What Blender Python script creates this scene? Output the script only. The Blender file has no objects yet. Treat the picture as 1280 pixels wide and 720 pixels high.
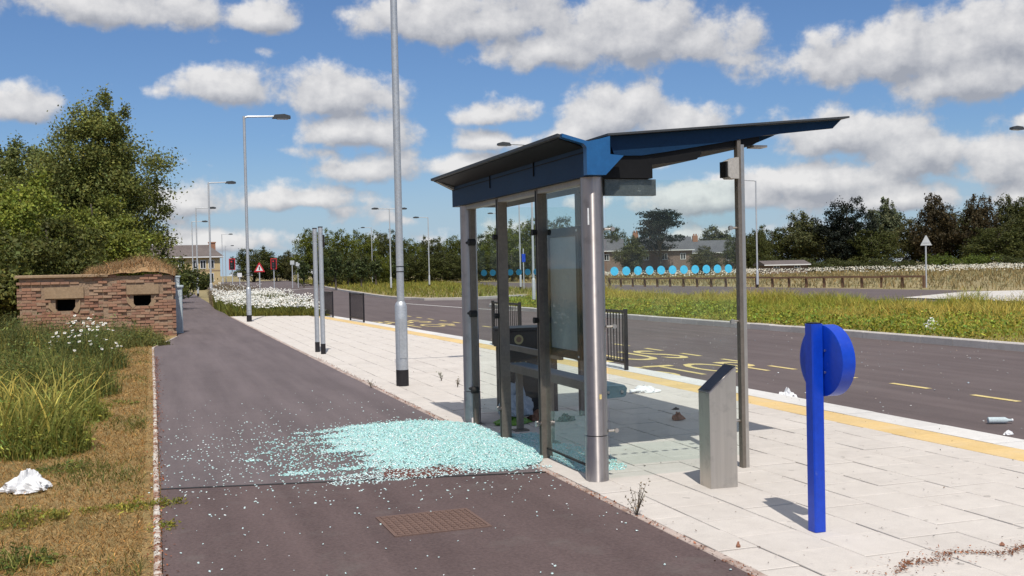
import bpy, math, random
import numpy as np
from mathutils import Vector, Matrix

random.seed(7)
RNG = np.random.default_rng(7)
R = math.radians
scene = bpy.context.scene
COL = scene.collection

# ------------------------------------------------------------------ camera
F = 1310.0            # focal length in photograph pixels (1280 wide)
EYE = 1.55
YAW, PITCH, ROLL = R(18.8), math.atan(23 / 1310.0), R(1.25)
_f = Vector((math.sin(YAW) * math.cos(PITCH), math.cos(YAW) * math.cos(PITCH), -math.sin(PITCH)))
_r0 = Vector((math.cos(YAW), -math.sin(YAW), 0))
_u0 = _r0.cross(_f)
_r = _r0 * math.cos(ROLL) - _u0 * math.sin(ROLL)
_u = _r0 * math.sin(ROLL) + _u0 * math.cos(ROLL)
EYEPT = Vector((0, 0, EYE))
cam_data = bpy.data.cameras.new('camera')
cam_data.sensor_width = 36
cam_data.lens = 36 * F / 1280
cam_data.clip_start = 0.1
cam_data.clip_end = 12000
cam = bpy.data.objects.new('camera', cam_data)
COL.objects.link(cam)
m = Matrix((( _r.x, _u.x, -_f.x, 0), (_r.y, _u.y, -_f.y, 0), (_r.z, _u.z, -_f.z, EYE), (0, 0, 0, 1)))
cam.matrix_world = m
scene.camera = cam


def ray(px, py):
    return _f + _r * ((px - 640) / F) - _u * ((py - 360) / F)


def G(px, py, z=0.0):
    d = ray(px, py)
    t = (z - EYE) / d.z
    p = EYEPT + d * t
    return (p.x, p.y)


def AT(px, depth):
    """ground position of a picture column at a distance along the view axis"""
    xc = (px - 640) / F * depth
    return (xc * math.cos(YAW) + depth * math.sin(YAW), -xc * math.sin(YAW) + depth * math.cos(YAW))


# ------------------------------------------------------------------ light, sky
SUN_EL = R(58)
SHADOW_AZ = R(11.8)                      # shadows fall this far right of +Y
sd = Vector((math.sin(SHADOW_AZ) * math.cos(SUN_EL), math.cos(SHADOW_AZ) * math.cos(SUN_EL), -math.sin(SUN_EL)))
sun_data = bpy.data.lights.new('sun', 'SUN')
sun_data.energy = 4.1
sun_data.angle = R(0.53)
sun_data.color = (1.0, 0.945, 0.865)
sun = bpy.data.objects.new('sun', sun_data)
sun.rotation_euler = sd.to_track_quat('-Z', 'Y').to_euler()
sun.location = (-5, -10, 30)
COL.objects.link(sun)

SKY_STRENGTH = 0.085
world = bpy.data.worlds.new('World')
scene.world = world
world.use_nodes = True
wn = world.node_tree
wn.nodes.clear()


def wnode(tree, typ, **kw):
    n = tree.nodes.new(typ)
    for k, v in kw.items():
        setattr(n, k, v)
    return n


def wmath(tree, op, a, b=None, c=None, clamp=False):
    n = tree.nodes.new('ShaderNodeMath')
    n.operation = op
    n.use_clamp = clamp
    for i, v in enumerate((a, b, c)):
        if v is None:
            continue
        if isinstance(v, (int, float)):
            n.inputs[i].default_value = v
        else:
            tree.links.new(v, n.inputs[i])
    return n.outputs[0]


def wvec(tree, op, a, b=None):
    n = tree.nodes.new('ShaderNodeVectorMath')
    n.operation = op
    for i, v in enumerate((a, b)):
        if v is None:
            continue
        if isinstance(v, tuple):
            n.inputs[i].default_value = v
        else:
            tree.links.new(v, n.inputs[i])
    return n.outputs['Value'] if op == 'LENGTH' else n.outputs['Vector']


# cumulus seen in the photograph: picture x, y, half width, half height (turned into azimuth / elevation)
CLOUDS = [(150, 4, 125, 34), (330, 18, 48, 26), (275, 106, 74, 27), (415, 118, 96, 34), (445, 162, 84, 28),
          (465, 208, 66, 24), (600, 16, 150, 44), (800, 40, 150, 56), (690, 56, 90, 34),
          (620, 140, 66, 20), (775, 140, 72, 42), (850, 155, 66, 28), (715, 168, 46, 20), (600, 175, 40, 16),
          (1130, 62, 150, 46), (1220, 84, 110, 48), (1030, 76, 62, 26), (1255, 28, 90, 54), (1050, 165, 88, 36),
          (1150, 185, 76, 40), (1250, 195, 60, 46), (20, 128, 38, 28), (380, 246, 70, 18),
          (240, 250, 60, 26), (590, 205, 50, 18), (260, 300, 100, 18),
          (900, 246, 90, 24), (1010, 222, 110, 28), (1120, 245, 100, 22), (1266, 240, 36, 22)]

grp = bpy.data.node_groups.new('cloud_field', 'ShaderNodeTree')
grp.interface.new_socket('P', in_out='INPUT', socket_type='NodeSocketVector')      # azimuth, elevation, 0
grp.interface.new_socket('Field', in_out='OUTPUT', socket_type='NodeSocketFloat')
gi = grp.nodes.new('NodeGroupInput')
go = grp.nodes.new('NodeGroupOutput')
P_ = gi.outputs['P']
# lumpy edges: displace by noise
nz = wnode(grp, 'ShaderNodeTexNoise', noise_dimensions='3D')
grp.links.new(wvec(grp, 'MULTIPLY', P_, (1, 1.12, 1)), nz.inputs['Vector'])
nz.inputs['Scale'].default_value = 21
nz.inputs['Detail'].default_value = 7
nz.inputs['Roughness'].default_value = 0.58
nbump = wmath(grp, 'MULTIPLY', wmath(grp, 'SUBTRACT', nz.outputs['Fac'], 0.5), 2.3)
best = None
for (cx, cy, hw, hh) in CLOUDS:
    d = ray(cx, cy).normalized()
    az, el = math.atan2(d.x, d.y), math.asin(d.z)
    v = wvec(grp, 'SUBTRACT', P_, (az, el - 0.25 * hh / F, 0))
    v = wvec(grp, 'MULTIPLY', v, (F / (hw * 1.13), F / (hh * 1.20), 0))
    v = wvec(grp, 'MAXIMUM', v, wvec(grp, 'MULTIPLY', v, (-1, -1.9, 0)))
    s = wmath(grp, 'SUBTRACT', 1.0, wvec(grp, 'LENGTH', v))
    best = s if best is None else wmath(grp, 'SMOOTH_MAX', best, s, 0.35)
best = wmath(grp, 'MAXIMUM', best, -0.9)
# the rest of the sky: the same kind of scattered cumulus, thickened overhead as added fill
n2 = wnode(grp, 'ShaderNodeTexNoise', noise_dimensions='3D')
grp.links.new(wvec(grp, 'MULTIPLY', P_, (1, 2.6, 1)), n2.inputs['Vector'])
n2.inputs['Scale'].default_value = 10.5
n2.inputs['Detail'].default_value = 2
n2.inputs['Roughness'].default_value = 0.5
gen = wmath(grp, 'MULTIPLY_ADD', n2.outputs['Fac'], 4.0, -2.72)
sepP = grp.nodes.new('ShaderNodeSeparateXYZ')
grp.links.new(P_, sepP.inputs[0])
# a little more cloud towards the horizon, as the layer is seen edge on
lowc = wmath(grp, 'MULTIPLY', wmath(grp, 'SUBTRACT', 0.16, sepP.outputs['Y'], clamp=True), 4.6)
gen = wmath(grp, 'ADD', gen, lowc)
fill_cover = wmath(grp, 'MULTIPLY', wmath(grp, 'SUBTRACT', sepP.outputs['Y'], 0.24, clamp=True), 2.9)  # extra cloud high overhead, added out of view for neutral fill light
gen = wmath(grp, 'ADD', gen, wmath(grp, 'MINIMUM', fill_cover, 1.2))
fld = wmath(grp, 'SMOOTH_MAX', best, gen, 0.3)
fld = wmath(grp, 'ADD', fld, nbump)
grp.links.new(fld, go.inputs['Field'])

tc = wnode(wn, 'ShaderNodeTexCoord')
sep = wnode(wn, 'ShaderNodeSeparateXYZ')
wn.links.new(wvec(wn, 'NORMALIZE', tc.outputs['Generated']), sep.inputs[0])
az_ = wmath(wn, 'ARCTAN2', sep.outputs['X'], sep.outputs['Y'])
el_ = wmath(wn, 'ARCSINE', sep.outputs['Z'])
cmb = wnode(wn, 'ShaderNodeCombineXYZ')
wn.links.new(az_, cmb.inputs[0])
wn.links.new(el_, cmb.inputs[1])
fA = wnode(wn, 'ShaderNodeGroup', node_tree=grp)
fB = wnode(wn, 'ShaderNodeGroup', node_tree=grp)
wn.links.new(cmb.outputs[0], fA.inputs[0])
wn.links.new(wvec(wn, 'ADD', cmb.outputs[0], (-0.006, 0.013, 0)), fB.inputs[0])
dens = wnode(wn, 'ShaderNodeMapRange', interpolation_type='SMOOTHSTEP')
wn.links.new(fA.outputs[0], dens.inputs['Value'])
dens.inputs['From Min'].default_value = -0.12
dens.inputs['From Max'].default_value = 0.40
lit = wmath(wn, 'MULTIPLY_ADD', wmath(wn, 'SUBTRACT', fA.outputs[0], fB.outputs[0]), 0.80, 0.44, clamp=True)
cramp = wnode(wn, 'ShaderNodeMix', data_type='RGBA')
wn.links.new(lit, cramp.inputs['Factor'])
K = 1.0 / SKY_STRENGTH
cramp.inputs[6].default_value = (0.37 * K, 0.385 * K, 0.43 * K, 1)
cramp.inputs[7].default_value = (0.84 * K, 0.825 * K, 0.815 * K, 1)
sky = wnode(wn, 'ShaderNodeTexSky', sky_type='NISHITA')
sky.sun_disc = False
sky.sun_elevation = SUN_EL
sky.sun_rotation = math.atan2(-sd.x, -sd.y)
sky.air_density = 1.0
sky.dust_density = 0.6
sky.ozone_density = 2.2
mixs = wnode(wn, 'ShaderNodeMix', data_type='RGBA')
wn.links.new(wmath(wn, 'MULTIPLY', dens.outputs[0], 0.94), mixs.inputs['Factor'])
skyc = wnode(wn, 'ShaderNodeMix', data_type='RGBA', blend_type='MULTIPLY')
skyc.inputs['Factor'].default_value = 1.0
wn.links.new(sky.outputs[0], skyc.inputs[6])
skyc.inputs[7].default_value = (0.74, 0.93, 1.20, 1)
# far haze of cloud low over the horizon
veil = wnode(wn, 'ShaderNodeMapRange', interpolation_type='SMOOTHSTEP')
wn.links.new(el_, veil.inputs['Value'])
veil.inputs['From Min'].default_value = 0.13
veil.inputs['From Max'].default_value = -0.02
veil.inputs['To Max'].default_value = 0.85
skyv = wnode(wn, 'ShaderNodeMix', data_type='RGBA')
wn.links.new(veil.outputs[0], skyv.inputs['Factor'])
wn.links.new(skyc.outputs[2], skyv.inputs[6])
skyv.inputs[7].default_value = (0.43 * K, 0.56 * K, 0.70 * K, 1)
wn.links.new(skyv.outputs[2], mixs.inputs[6])
wn.links.new(cramp.outputs[2], mixs.inputs[7])
bg = wnode(wn, 'ShaderNodeBackground')
bg.inputs['Strength'].default_value = SKY_STRENGTH
wn.links.new(mixs.outputs[2], bg.inputs['Color'])
wo = wnode(wn, 'ShaderNodeOutputWorld')
wn.links.new(bg.outputs[0], wo.inputs['Surface'])

scene.view_settings.view_transform = 'Standard'
scene.view_settings.look = 'None'
scene.view_settings.gamma = 1
scene.view_settings.exposure = 0
scene.view_settings.use_curve_mapping = False
scene.render.resolution_x, scene.render.resolution_y = 1024, 576
scene.cycles.transparent_max_bounces = 12
scene.cycles.max_bounces = 6
scene.cycles.diffuse_bounces = 3
scene.cycles.glossy_bounces = 3
scene.cycles.transmission_bounces = 3
scene.cycles.caustics_reflective = False
scene.cycles.caustics_refractive = False
world.cycles.sampling_method = 'MANUAL'
world.cycles.sample_map_resolution = 512


# ------------------------------------------------------------------ materials
def new_mat(name):
    mt = bpy.data.materials.new(name)
    mt.use_nodes = True
    nt = mt.node_tree
    return mt, nt, nt.nodes['Principled BSDF']


def noise(nt, vec, scale, detail=4, rough=0.55):
    n = nt.nodes.new('ShaderNodeTexNoise')
    n.inputs['Scale'].default_value = scale
    n.inputs['Detail'].default_value = detail
    n.inputs['Roughness'].default_value = rough
    nt.links.new(vec, n.inputs['Vector'])
    return n.outputs['Fac']


def mixc(nt, fac, a, b, blend='MIX'):
    n = nt.nodes.new('ShaderNodeMix')
    n.data_type = 'RGBA'
    n.blend_type = blend
    for sock, v in ((n.inputs['Factor'], fac), (n.inputs[6], a), (n.inputs[7], b)):
        if isinstance(v, (int, float)):
            sock.default_value = v
        elif isinstance(v, tuple):
            sock.default_value = (*v, 1)
        else:
            nt.links.new(v, sock)
    return n.outputs[2]


def ramp(nt, fac, lo, hi):
    n = nt.nodes.new('ShaderNodeMapRange')
    nt.links.new(fac, n.inputs['Value'])
    n.inputs['From Min'].default_value = lo
    n.inputs['From Max'].default_value = hi
    return n.outputs[0]


def bumpn(nt, bsdf, fac, strength=0.3, dist=0.01):
    b = nt.nodes.new('ShaderNodeBump')
    b.inputs['Strength'].default_value = strength
    b.inputs['Distance'].default_value = dist
    nt.links.new(fac, b.inputs['Height'])
    nt.links.new(b.outputs[0], bsdf.inputs['Normal'])


def gpos(nt):
    return nt.nodes.new('ShaderNodeNewGeometry').outputs['Position']


def opos(nt):
    return nt.nodes.new('ShaderNodeTexCoord').outputs['Object']


def surf(name, c1, c2, scale=3, rough=0.8, metal=0, fine=60, finef=0.25, bump=0.2, dist=0.004, rnd=0.0, world=True, stains=None, spec=0.4, streak=0.0, spots=0.0):
    """two-tone mottled surface with fine grain, a random tone per object, optional stains"""
    mt, nt, b = new_mat(name)
    v = gpos(nt) if world else opos(nt)
    big = ramp(nt, noise(nt, v, scale, 5), 0.3, 0.7)
    col = mixc(nt, big, c1, c2)
    mid = ramp(nt, noise(nt, v, scale * 7.3, 4, 0.65), 0.3, 0.7)
    col = mixc(nt, 0.22, col, mixc(nt, mid, tuple(x * 0.72 for x in c1), tuple(min(1, x * 1.22) for x in c2)))
    fn = noise(nt, v, fine, 3, 0.7)
    g = ramp(nt, fn, 0.25, 0.75)
    col = mixc(nt, finef, col, mixc(nt, g, tuple(x * 0.45 for x in c1), tuple(min(1, x * 1.55) for x in c2)))
    if streak:                                   # long faint wheel and sweep marks along the path
        mp = nt.nodes.new('ShaderNodeMapping')
        mp.inputs['Scale'].default_value = (3.2, 0.22, 1)
        nt.links.new(v, mp.inputs['Vector'])
        sf = ramp(nt, noise(nt, mp.outputs[0], 1.0, 5, 0.6), 0.36, 0.66)
        col = mixc(nt, streak, col, mixc(nt, sf, tuple(x * 0.6 for x in c1), tuple(x * 1.35 for x in c2)))
    if spots:                                    # gum and drip spots
        sp = ramp(nt, noise(nt, v, 11, 2, 0.4), 0.70, 0.735)
        mm = nt.nodes.new('ShaderNodeMath')
        mm.operation = 'MULTIPLY'
        mm.use_clamp = True
        nt.links.new(sp, mm.inputs[0])
        mm.inputs[1].default_value = spots
        col = mixc(nt, mm.outputs[0], col, tuple(x * 0.45 for x in c1))
    if rnd:
        oi = nt.nodes.new('ShaderNodeObjectInfo')
        mr = nt.nodes.new('ShaderNodeMapRange')
        nt.links.new(oi.outputs['Random'], mr.inputs['Value'])
        mr.inputs['To Min'].default_value = 1 - rnd
        mr.inputs['To Max'].default_value = 1 + rnd
        hs = nt.nodes.new('ShaderNodeHueSaturation')
        nt.links.new(mr.outputs[0], hs.inputs['Value'])
        nt.links.new(col, hs.inputs['Color'])
        col = hs.outputs['Color']
    if stains:
        sc, lo, hi, amt, sc_col = stains
        f = ramp(nt, noise(nt, v, sc, 6, 0.65), lo, hi)
        mm = nt.nodes.new('ShaderNodeMath')
        mm.operation = 'MULTIPLY'
        mm.use_clamp = True
        nt.links.new(f, mm.inputs[0])
        mm.inputs[1].default_value = amt
        col = mixc(nt, mm.outputs[0], col, sc_col)
    nt.links.new(col, b.inputs['Base Color'])
    b.inputs['Roughness'].default_value = rough
    b.inputs['Metallic'].default_value = metal
    b.inputs['Specular IOR Level'].default_value = spec
    if bump:
        bumpn(nt, b, fn, bump, dist)
    return mt


def vcol_mat(name, rough=0.7, trans=0.35, spec=0.25):
    """foliage: colour from the mesh, some light through the leaf"""
    mt, nt, b = new_mat(name)
    a = nt.nodes.new('ShaderNodeVertexColor')
    a.layer_name = 'Col'
    nt.links.new(a.outputs['Color'], b.inputs['Base Color'])
    b.inputs['Roughness'].default_value = rough
    b.inputs['Specular IOR Level'].default_value = spec
    if trans:
        t = nt.nodes.new('ShaderNodeBsdfTranslucent')
        nt.links.new(a.outputs['Color'], t.inputs['Color'])
        mx = nt.nodes.new('ShaderNodeMixShader')
        mx.inputs[0].default_value = trans
        out = nt.nodes['Material Output']
        nt.links.new(b.outputs[0], mx.inputs[1])
        nt.links.new(t.outputs[0], mx.inputs[2])
        nt.links.new(mx.outputs[0], out.inputs['Surface'])
    return mt


def glass_mat(name, tint, fres=1.5, dirt=0.05, dirtcol=(0.75, 0.8, 0.78)):
    """thin pane: tinted see-through, Fresnel reflection, a veil of dust"""
    mt, nt, b = new_mat(name)
    nt.nodes.remove(b)
    out = nt.nodes['Material Output']
    tr = nt.nodes.new('ShaderNodeBsdfTransparent')
    tr.inputs['Color'].default_value = (*tint, 1)
    gl = nt.nodes.new('ShaderNodeBsdfGlossy')
    gl.inputs['Roughness'].default_value = 0.02
    fr = nt.nodes.new('ShaderNodeFresnel')
    fr.inputs['IOR'].default_value = fres
    m1 = nt.nodes.new('ShaderNodeMixShader')
    ge = nt.nodes.new('ShaderNodeNewGeometry')
    inv = nt.nodes.new('ShaderNodeMath')
    inv.operation = 'SUBTRACT'
    inv.inputs[0].default_value = 1.0
    nt.links.new(ge.outputs['Backfacing'], inv.inputs[1])
    fm = nt.nodes.new('ShaderNodeMath')
    fm.operation = 'MULTIPLY'
    nt.links.new(fr.outputs[0], fm.inputs[0])
    nt.links.new(inv.outputs[0], fm.inputs[1])
    nt.links.new(fm.outputs[0], m1.inputs[0])
    nt.links.new(tr.outputs[0], m1.inputs[1])
    nt.links.new(gl.outputs[0], m1.inputs[2])
    df = nt.nodes.new('ShaderNodeBsdfDiffuse')
    df.inputs['Color'].default_value = (*dirtcol, 1)
    v = gpos(nt)
    f = ramp(nt, noise(nt, v, 5, 6, 0.7), 0.35, 0.8)
    mm = nt.nodes.new('ShaderNodeMath')
    mm.operation = 'MULTIPLY'
    nt.links.new(f, mm.inputs[0])
    mm.inputs[1].default_value = dirt
    m2 = nt.nodes.new('ShaderNodeMixShader')
    nt.links.new(mm.outputs[0], m2.inputs[0])
    nt.links.new(m1.outputs[0], m2.inputs[1])
    nt.links.new(df.outputs[0], m2.inputs[2])
    nt.links.new(m2.outputs[0], out.inputs['Surface'])
    return mt


def steel_mat(name, base, rough, streak=40, metal=1.0, aniso=0.0):
    mt, nt, b = new_mat(name)
    v = opos(nt)
    mp = nt.nodes.new('ShaderNodeMapping')
    mp.inputs['Scale'].default_value = (streak, streak, 1.2)
    nt.links.new(v, mp.inputs['Vector'])
    n1 = noise(nt, mp.outputs[0], 1.0, 4)
    n2 = noise(nt, v, 9, 5)
    c = mixc(nt, ramp(nt, n1, 0.3, 0.7), tuple(x * 0.88 for x in base), base)
    c = mixc(nt, ramp(nt, n2, 0.55, 0.85), c, tuple(x * 0.62 for x in base))
    nt.links.new(c, b.inputs['Base Color'])
    b.inputs['Metallic'].default_value = metal
    mr = nt.nodes.new('ShaderNodeMapRange')
    nt.links.new(n2, mr.inputs['Value'])
    mr.inputs['To Min'].default_value = rough * 0.75
    mr.inputs['To Max'].default_value = rough * 1.35
    nt.links.new(mr.outputs[0], b.inputs['Roughness'])
    if aniso:
        b.inputs['Anisotropic'].default_value = aniso
        b.inputs['Anisotropic Rotation'].default_value = 0.25
        tg = nt.nodes.new('ShaderNodeTangent')
        tg.direction_type = 'RADIAL'
        tg.axis = 'Z'
        nt.links.new(tg.outputs[0], b.inputs['Tangent'])
    return mt


M = {}
M['path_old'] = surf('path_old', (0.108, 0.085, 0.087), (0.150, 0.121, 0.122), 0.7, 0.85, fine=42, finef=0.42, bump=0.5, dist=0.006, stains=(1.6, 0.56, 0.85, 0.45, (0.085, 0.07, 0.068)), streak=0.28)
M['path_new'] = surf('path_new', (0.080, 0.052, 0.050), (0.122, 0.086, 0.082), 1.1, 0.88, fine=46, finef=0.5, bump=0.6, dist=0.007, stains=(2.6, 0.55, 0.75, 0.5, (0.15, 0.13, 0.12)), streak=0.25)
M['tarmac'] = surf('tarmac', (0.093, 0.070, 0.067), (0.130, 0.102, 0.098), 0.35, 0.85, fine=70, finef=0.35, bump=0.45, dist=0.006, stains=(0.8, 0.55, 0.8, 0.4, (0.15, 0.135, 0.13)), streak=0.25)
M['slab'] = surf('slab', (0.53, 0.485, 0.44), (0.605, 0.562, 0.515), 1.1, 0.85, fine=150, finef=0.2, bump=0.25, dist=0.003, rnd=0.035, stains=(2.3, 0.58, 0.85, 0.35, (0.36, 0.33, 0.29)), spots=0.5)
M['joint'] = surf('joint', (0.10, 0.088, 0.075), (0.27, 0.24, 0.20), 4, 0.95)
M['yellow_block'] = surf('yellow_block', (0.62, 0.42, 0.16), (0.68, 0.50, 0.25), 2.5, 0.85, fine=130, finef=0.2, rnd=0.06, stains=(3, 0.5, 0.8, 0.5, (0.60, 0.50, 0.36)))
M['kerb'] = surf('kerb', (0.58, 0.56, 0.53), (0.70, 0.68, 0.65), 1.5, 0.8, fine=120, finef=0.15, rnd=0.05)
M['kerb_grey'] = surf('kerb_grey', (0.42, 0.39, 0.36), (0.55, 0.515, 0.48), 1.2, 0.85, fine=90, finef=0.25, rnd=0.10, stains=(2, 0.55, 0.8, 0.5, (0.22, 0.18, 0.14)))
M['edging'] = surf('edging', (0.50, 0.46, 0.40), (0.66, 0.62, 0.56), 5, 0.9, fine=80, finef=0.3, rnd=0.10, stains=(7, 0.44, 0.58, 0.9, (0.24, 0.11, 0.06)))
M['pink_edge'] = surf('pink_edge', (0.40, 0.30, 0.26), (0.50, 0.42, 0.37), 4, 0.9, fine=90, finef=0.3, rnd=0.10, stains=(6, 0.5, 0.65, 0.8, (0.22, 0.13, 0.09)))
M['soil'] = surf('soil', (0.25, 0.165, 0.065), (0.34, 0.235, 0.10), 0.5, 0.95, fine=30, finef=0.5, bump=0.8, dist=0.02, stains=(1.3, 0.5, 0.68, 0.7, (0.10, 0.095, 0.03)))
M['field'] = surf('field', (0.20, 0.165, 0.075), (0.33, 0.26, 0.13), 0.12, 0.95, fine=2.5, finef=0.45, bump=0.6, dist=0.05, stains=(0.3, 0.5, 0.66, 0.75, (0.10, 0.12, 0.03)))
M['verge'] = surf('verge', (0.17, 0.16, 0.05), (0.30, 0.23, 0.10), 0.4, 0.95, fine=12, finef=0.5, bump=0.8, dist=0.04)
M['yellow_paint'] = surf('yellow_paint', (0.60, 0.45, 0.15), (0.72, 0.58, 0.28), 3, 0.8, fine=60, finef=0.25, stains=(12, 0.5, 0.75, 0.6, (0.22, 0.19, 0.15)))
M['white_paint'] = surf('white_paint', (0.62, 0.61, 0.58), (0.75, 0.74, 0.71), 2, 0.8, fine=60, finef=0.2, stains=(5, 0.5, 0.75, 0.5, (0.3, 0.28, 0.26)))
M['pale_concrete'] = surf('pale_concrete', (0.5, 0.47, 0.43), (0.6, 0.57, 0.53), 0.3, 0.9)
M['rust_red'] = surf('rust_red', (0.125, 0.05, 0.04), (0.175, 0.075, 0.058), 7, 0.8, fine=90, finef=0.4, bump=0.4, dist=0.003)
M['rust_iron'] = surf('rust_iron', (0.125, 0.078, 0.062), (0.175, 0.11, 0.088), 7, 0.8, fine=90, finef=0.4, bump=0.4, dist=0.003)
M['steel'] = steel_mat('steel', (0.52, 0.48, 0.465), 0.40, aniso=0.92)
M['steel_flat'] = steel_mat('steel_flat', (0.60, 0.56, 0.51), 0.42)
M['post_metal'] = surf('post_metal', (0.17, 0.145, 0.12), (0.23, 0.20, 0.168), 6, 0.5, 0.55, fine=50, finef=0.2, bump=0.05, stains=(5, 0.52, 0.8, 0.6, (0.12, 0.10, 0.085)))
M['galv'] = surf('galv', (0.42, 0.44, 0.46), (0.54, 0.56, 0.58), 5, 0.48, 0.55, fine=40, finef=0.18, bump=0.03, world=False, stains=(3, 0.55, 0.8, 0.4, (0.30, 0.31, 0.33)))
M['galv_far'] = surf('galv_far', (0.44, 0.46, 0.48), (0.55, 0.57, 0.59), 2, 0.6, 0.3, bump=0)
M['black_band'] = surf('black_band', (0.018, 0.016, 0.018), (0.03, 0.028, 0.03), 6, 0.6, bump=0.1, spec=0.18)
M['black_rail'] = surf('black_rail', (0.014, 0.013, 0.016), (0.024, 0.022, 0.026), 6, 0.45, bump=0.05, spec=0.18)
M['bin'] = surf('bin', (0.020, 0.016, 0.017), (0.035, 0.028, 0.028), 5, 0.4, bump=0.1, stains=(4, 0.55, 0.8, 0.4, (0.06, 0.045, 0.04)), spec=0.18)
M['gold'] = surf('gold', (0.42, 0.30, 0.13), (0.5, 0.38, 0.19), 20, 0.5, bump=0)
M['lamp_dark'] = surf('lamp_dark', (0.035, 0.04, 0.045), (0.06, 0.065, 0.07), 6, 0.5, bump=0)
M['lens'] = surf('lens', (0.35, 0.37, 0.38), (0.45, 0.47, 0.48), 6, 0.25, bump=0)
M['roof_blue'] = surf('roof_blue', (0.010, 0.085, 0.24), (0.016, 0.115, 0.30), 3, 0.38, fine=60, finef=0.12, bump=0.05, stains=(5, 0.6, 0.8, 0.5, (0.10, 0.12, 0.14)), spec=0.5)
M['roof_blue_shaded'] = surf('roof_blue_shaded', (0.004, 0.024, 0.066), (0.007, 0.034, 0.085), 3, 0.5, fine=60, finef=0.2, bump=0.08, stains=(4, 0.62, 0.8, 0.25, (0.05, 0.055, 0.065)), spec=0.18)  # same blue paint as the corner cap, with the roof's shade put into the colour
M['roof_sheet'] = surf('roof_sheet', (0.03, 0.035, 0.04), (0.055, 0.06, 0.066), 3, 0.55, fine=60, finef=0.3, bump=0.1)
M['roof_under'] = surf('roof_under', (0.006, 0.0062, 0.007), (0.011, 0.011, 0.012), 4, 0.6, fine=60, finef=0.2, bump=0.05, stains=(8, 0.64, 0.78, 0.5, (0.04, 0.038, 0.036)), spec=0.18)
M['header'] = surf('header', (0.33, 0.31, 0.285), (0.42, 0.40, 0.37), 4, 0.6, fine=60, finef=0.2)
M['light_box'] = surf('light_box', (0.055, 0.056, 0.06), (0.085, 0.086, 0.09), 10, 0.45, fine=45, finef=0.45, bump=0.2, stains=(22, 0.62, 0.7, 0.8, (0.26, 0.26, 0.26)))
M['frame_dark'] = surf('frame_dark', (0.014, 0.018, 0.022), (0.024, 0.03, 0.034), 6, 0.4, bump=0.05, spec=0.18)
M['case_back'] = surf('case_back', (0.25, 0.28, 0.295), (0.32, 0.35, 0.36), 1.5, 0.45, fine=40, finef=0.08, bump=0.02)
M['seat'] = surf('seat', (0.05, 0.09, 0.125), (0.075, 0.125, 0.16), 4, 0.45, fine=40, finef=0.15, bump=0.05)
M['rubber'] = surf('rubber', (0.02, 0.02, 0.02), (0.04, 0.038, 0.035), 8, 0.6, bump=0.05, spec=0.18)
M['dot'] = surf('dot', (0.07, 0.47, 0.74), (0.085, 0.52, 0.80), 6, 0.5, bump=0)
M['blue_paint'] = surf('blue_paint', (0.003, 0.042, 0.42), (0.005, 0.058, 0.52), 4, 0.32, fine=60, finef=0.08, bump=0.04, stains=(14, 0.66, 0.78, 0.35, (0.20, 0.25, 0.42)), spec=0.5)
M['dark_panel'] = surf('dark_panel', (0.014, 0.018, 0.03), (0.026, 0.032, 0.05), 4, 0.3, fine=60, finef=0.1, bump=0.02)
M['white_plastic'] = surf('white_plastic', (0.68, 0.69, 0.70), (0.82, 0.82, 0.83), 8, 0.45, fine=30, finef=0.12, bump=0.2, dist=0.01, stains=(9, 0.62, 0.7, 0.6, (0.30, 0.30, 0.36)))
M['clear_plastic'] = surf('clear_plastic', (0.42, 0.50, 0.52), (0.55, 0.62, 0.64), 10, 0.2, bump=0.1)
M['grey_plastic'] = surf('grey_plastic', (0.26, 0.30, 0.34), (0.38, 0.42, 0.46), 8, 0.3, bump=0.2)
M['green_plastic'] = surf('green_plastic', (0.10, 0.22, 0.03), (0.16, 0.30, 0.05), 8, 0.4, bump=0.2)
M['brown_paper'] = surf('brown_paper', (0.18, 0.09, 0.055), (0.26, 0.13, 0.08), 12, 0.8, bump=0.2)
M['brick'] = surf('brick', (0.25, 0.115, 0.075), (0.36, 0.20, 0.135), 2.2, 0.92, fine=9, finef=0.4, bump=0.5, dist=0.02, stains=(1.3, 0.5, 0.72, 0.7, (0.36, 0.27, 0.19)))
mt = M['brick']
nt = mt.node_tree
bs_ = nt.nodes['Principled BSDF']
vc_ = nt.nodes.new('ShaderNodeVertexColor')
vc_.layer_name = 'Col'
old_ = bs_.inputs['Base Color'].links[0].from_socket
nt.links.new(mixc(nt, 0.55, old_, vc_.outputs['Color']), bs_.inputs['Base Color'])
M['brick_chunk'] = surf('brick_chunk', (0.24, 0.10, 0.06), (0.34, 0.17, 0.11), 12, 0.92, fine=70, finef=0.4, bump=0.5, dist=0.01)
M['mortar'] = surf('mortar', (0.24, 0.165, 0.11), (0.33, 0.24, 0.165), 3, 0.95, fine=25, finef=0.4, bump=0.6, dist=0.02)
M['lintel'] = surf('lintel', (0.25, 0.17, 0.105), (0.34, 0.245, 0.155), 3, 0.92, fine=18, finef=0.3, bump=0.4, dist=0.01)
M['void'] = surf('void', (0.012, 0.011, 0.010), (0.02, 0.018, 0.016), 3, 0.95)
M['thatch'] = surf('thatch', (0.27, 0.155, 0.075), (0.40, 0.26, 0.135), 2.5, 0.95, fine=22, finef=0.5, bump=1.0, dist=0.04)
M['pale_blue'] = surf('pale_blue', (0.42, 0.49, 0.53), (0.50, 0.57, 0.60), 3, 0.5, fine=30, finef=0.12)
M['wood'] = surf('wood', (0.13, 0.075, 0.045), (0.20, 0.115, 0.07), 2, 0.85)
M['bark'] = surf('bark', (0.075, 0.06, 0.045), (0.12, 0.10, 0.08), 3, 0.95, fine=15, finef=0.4, bump=0.6, dist=0.03)
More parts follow.
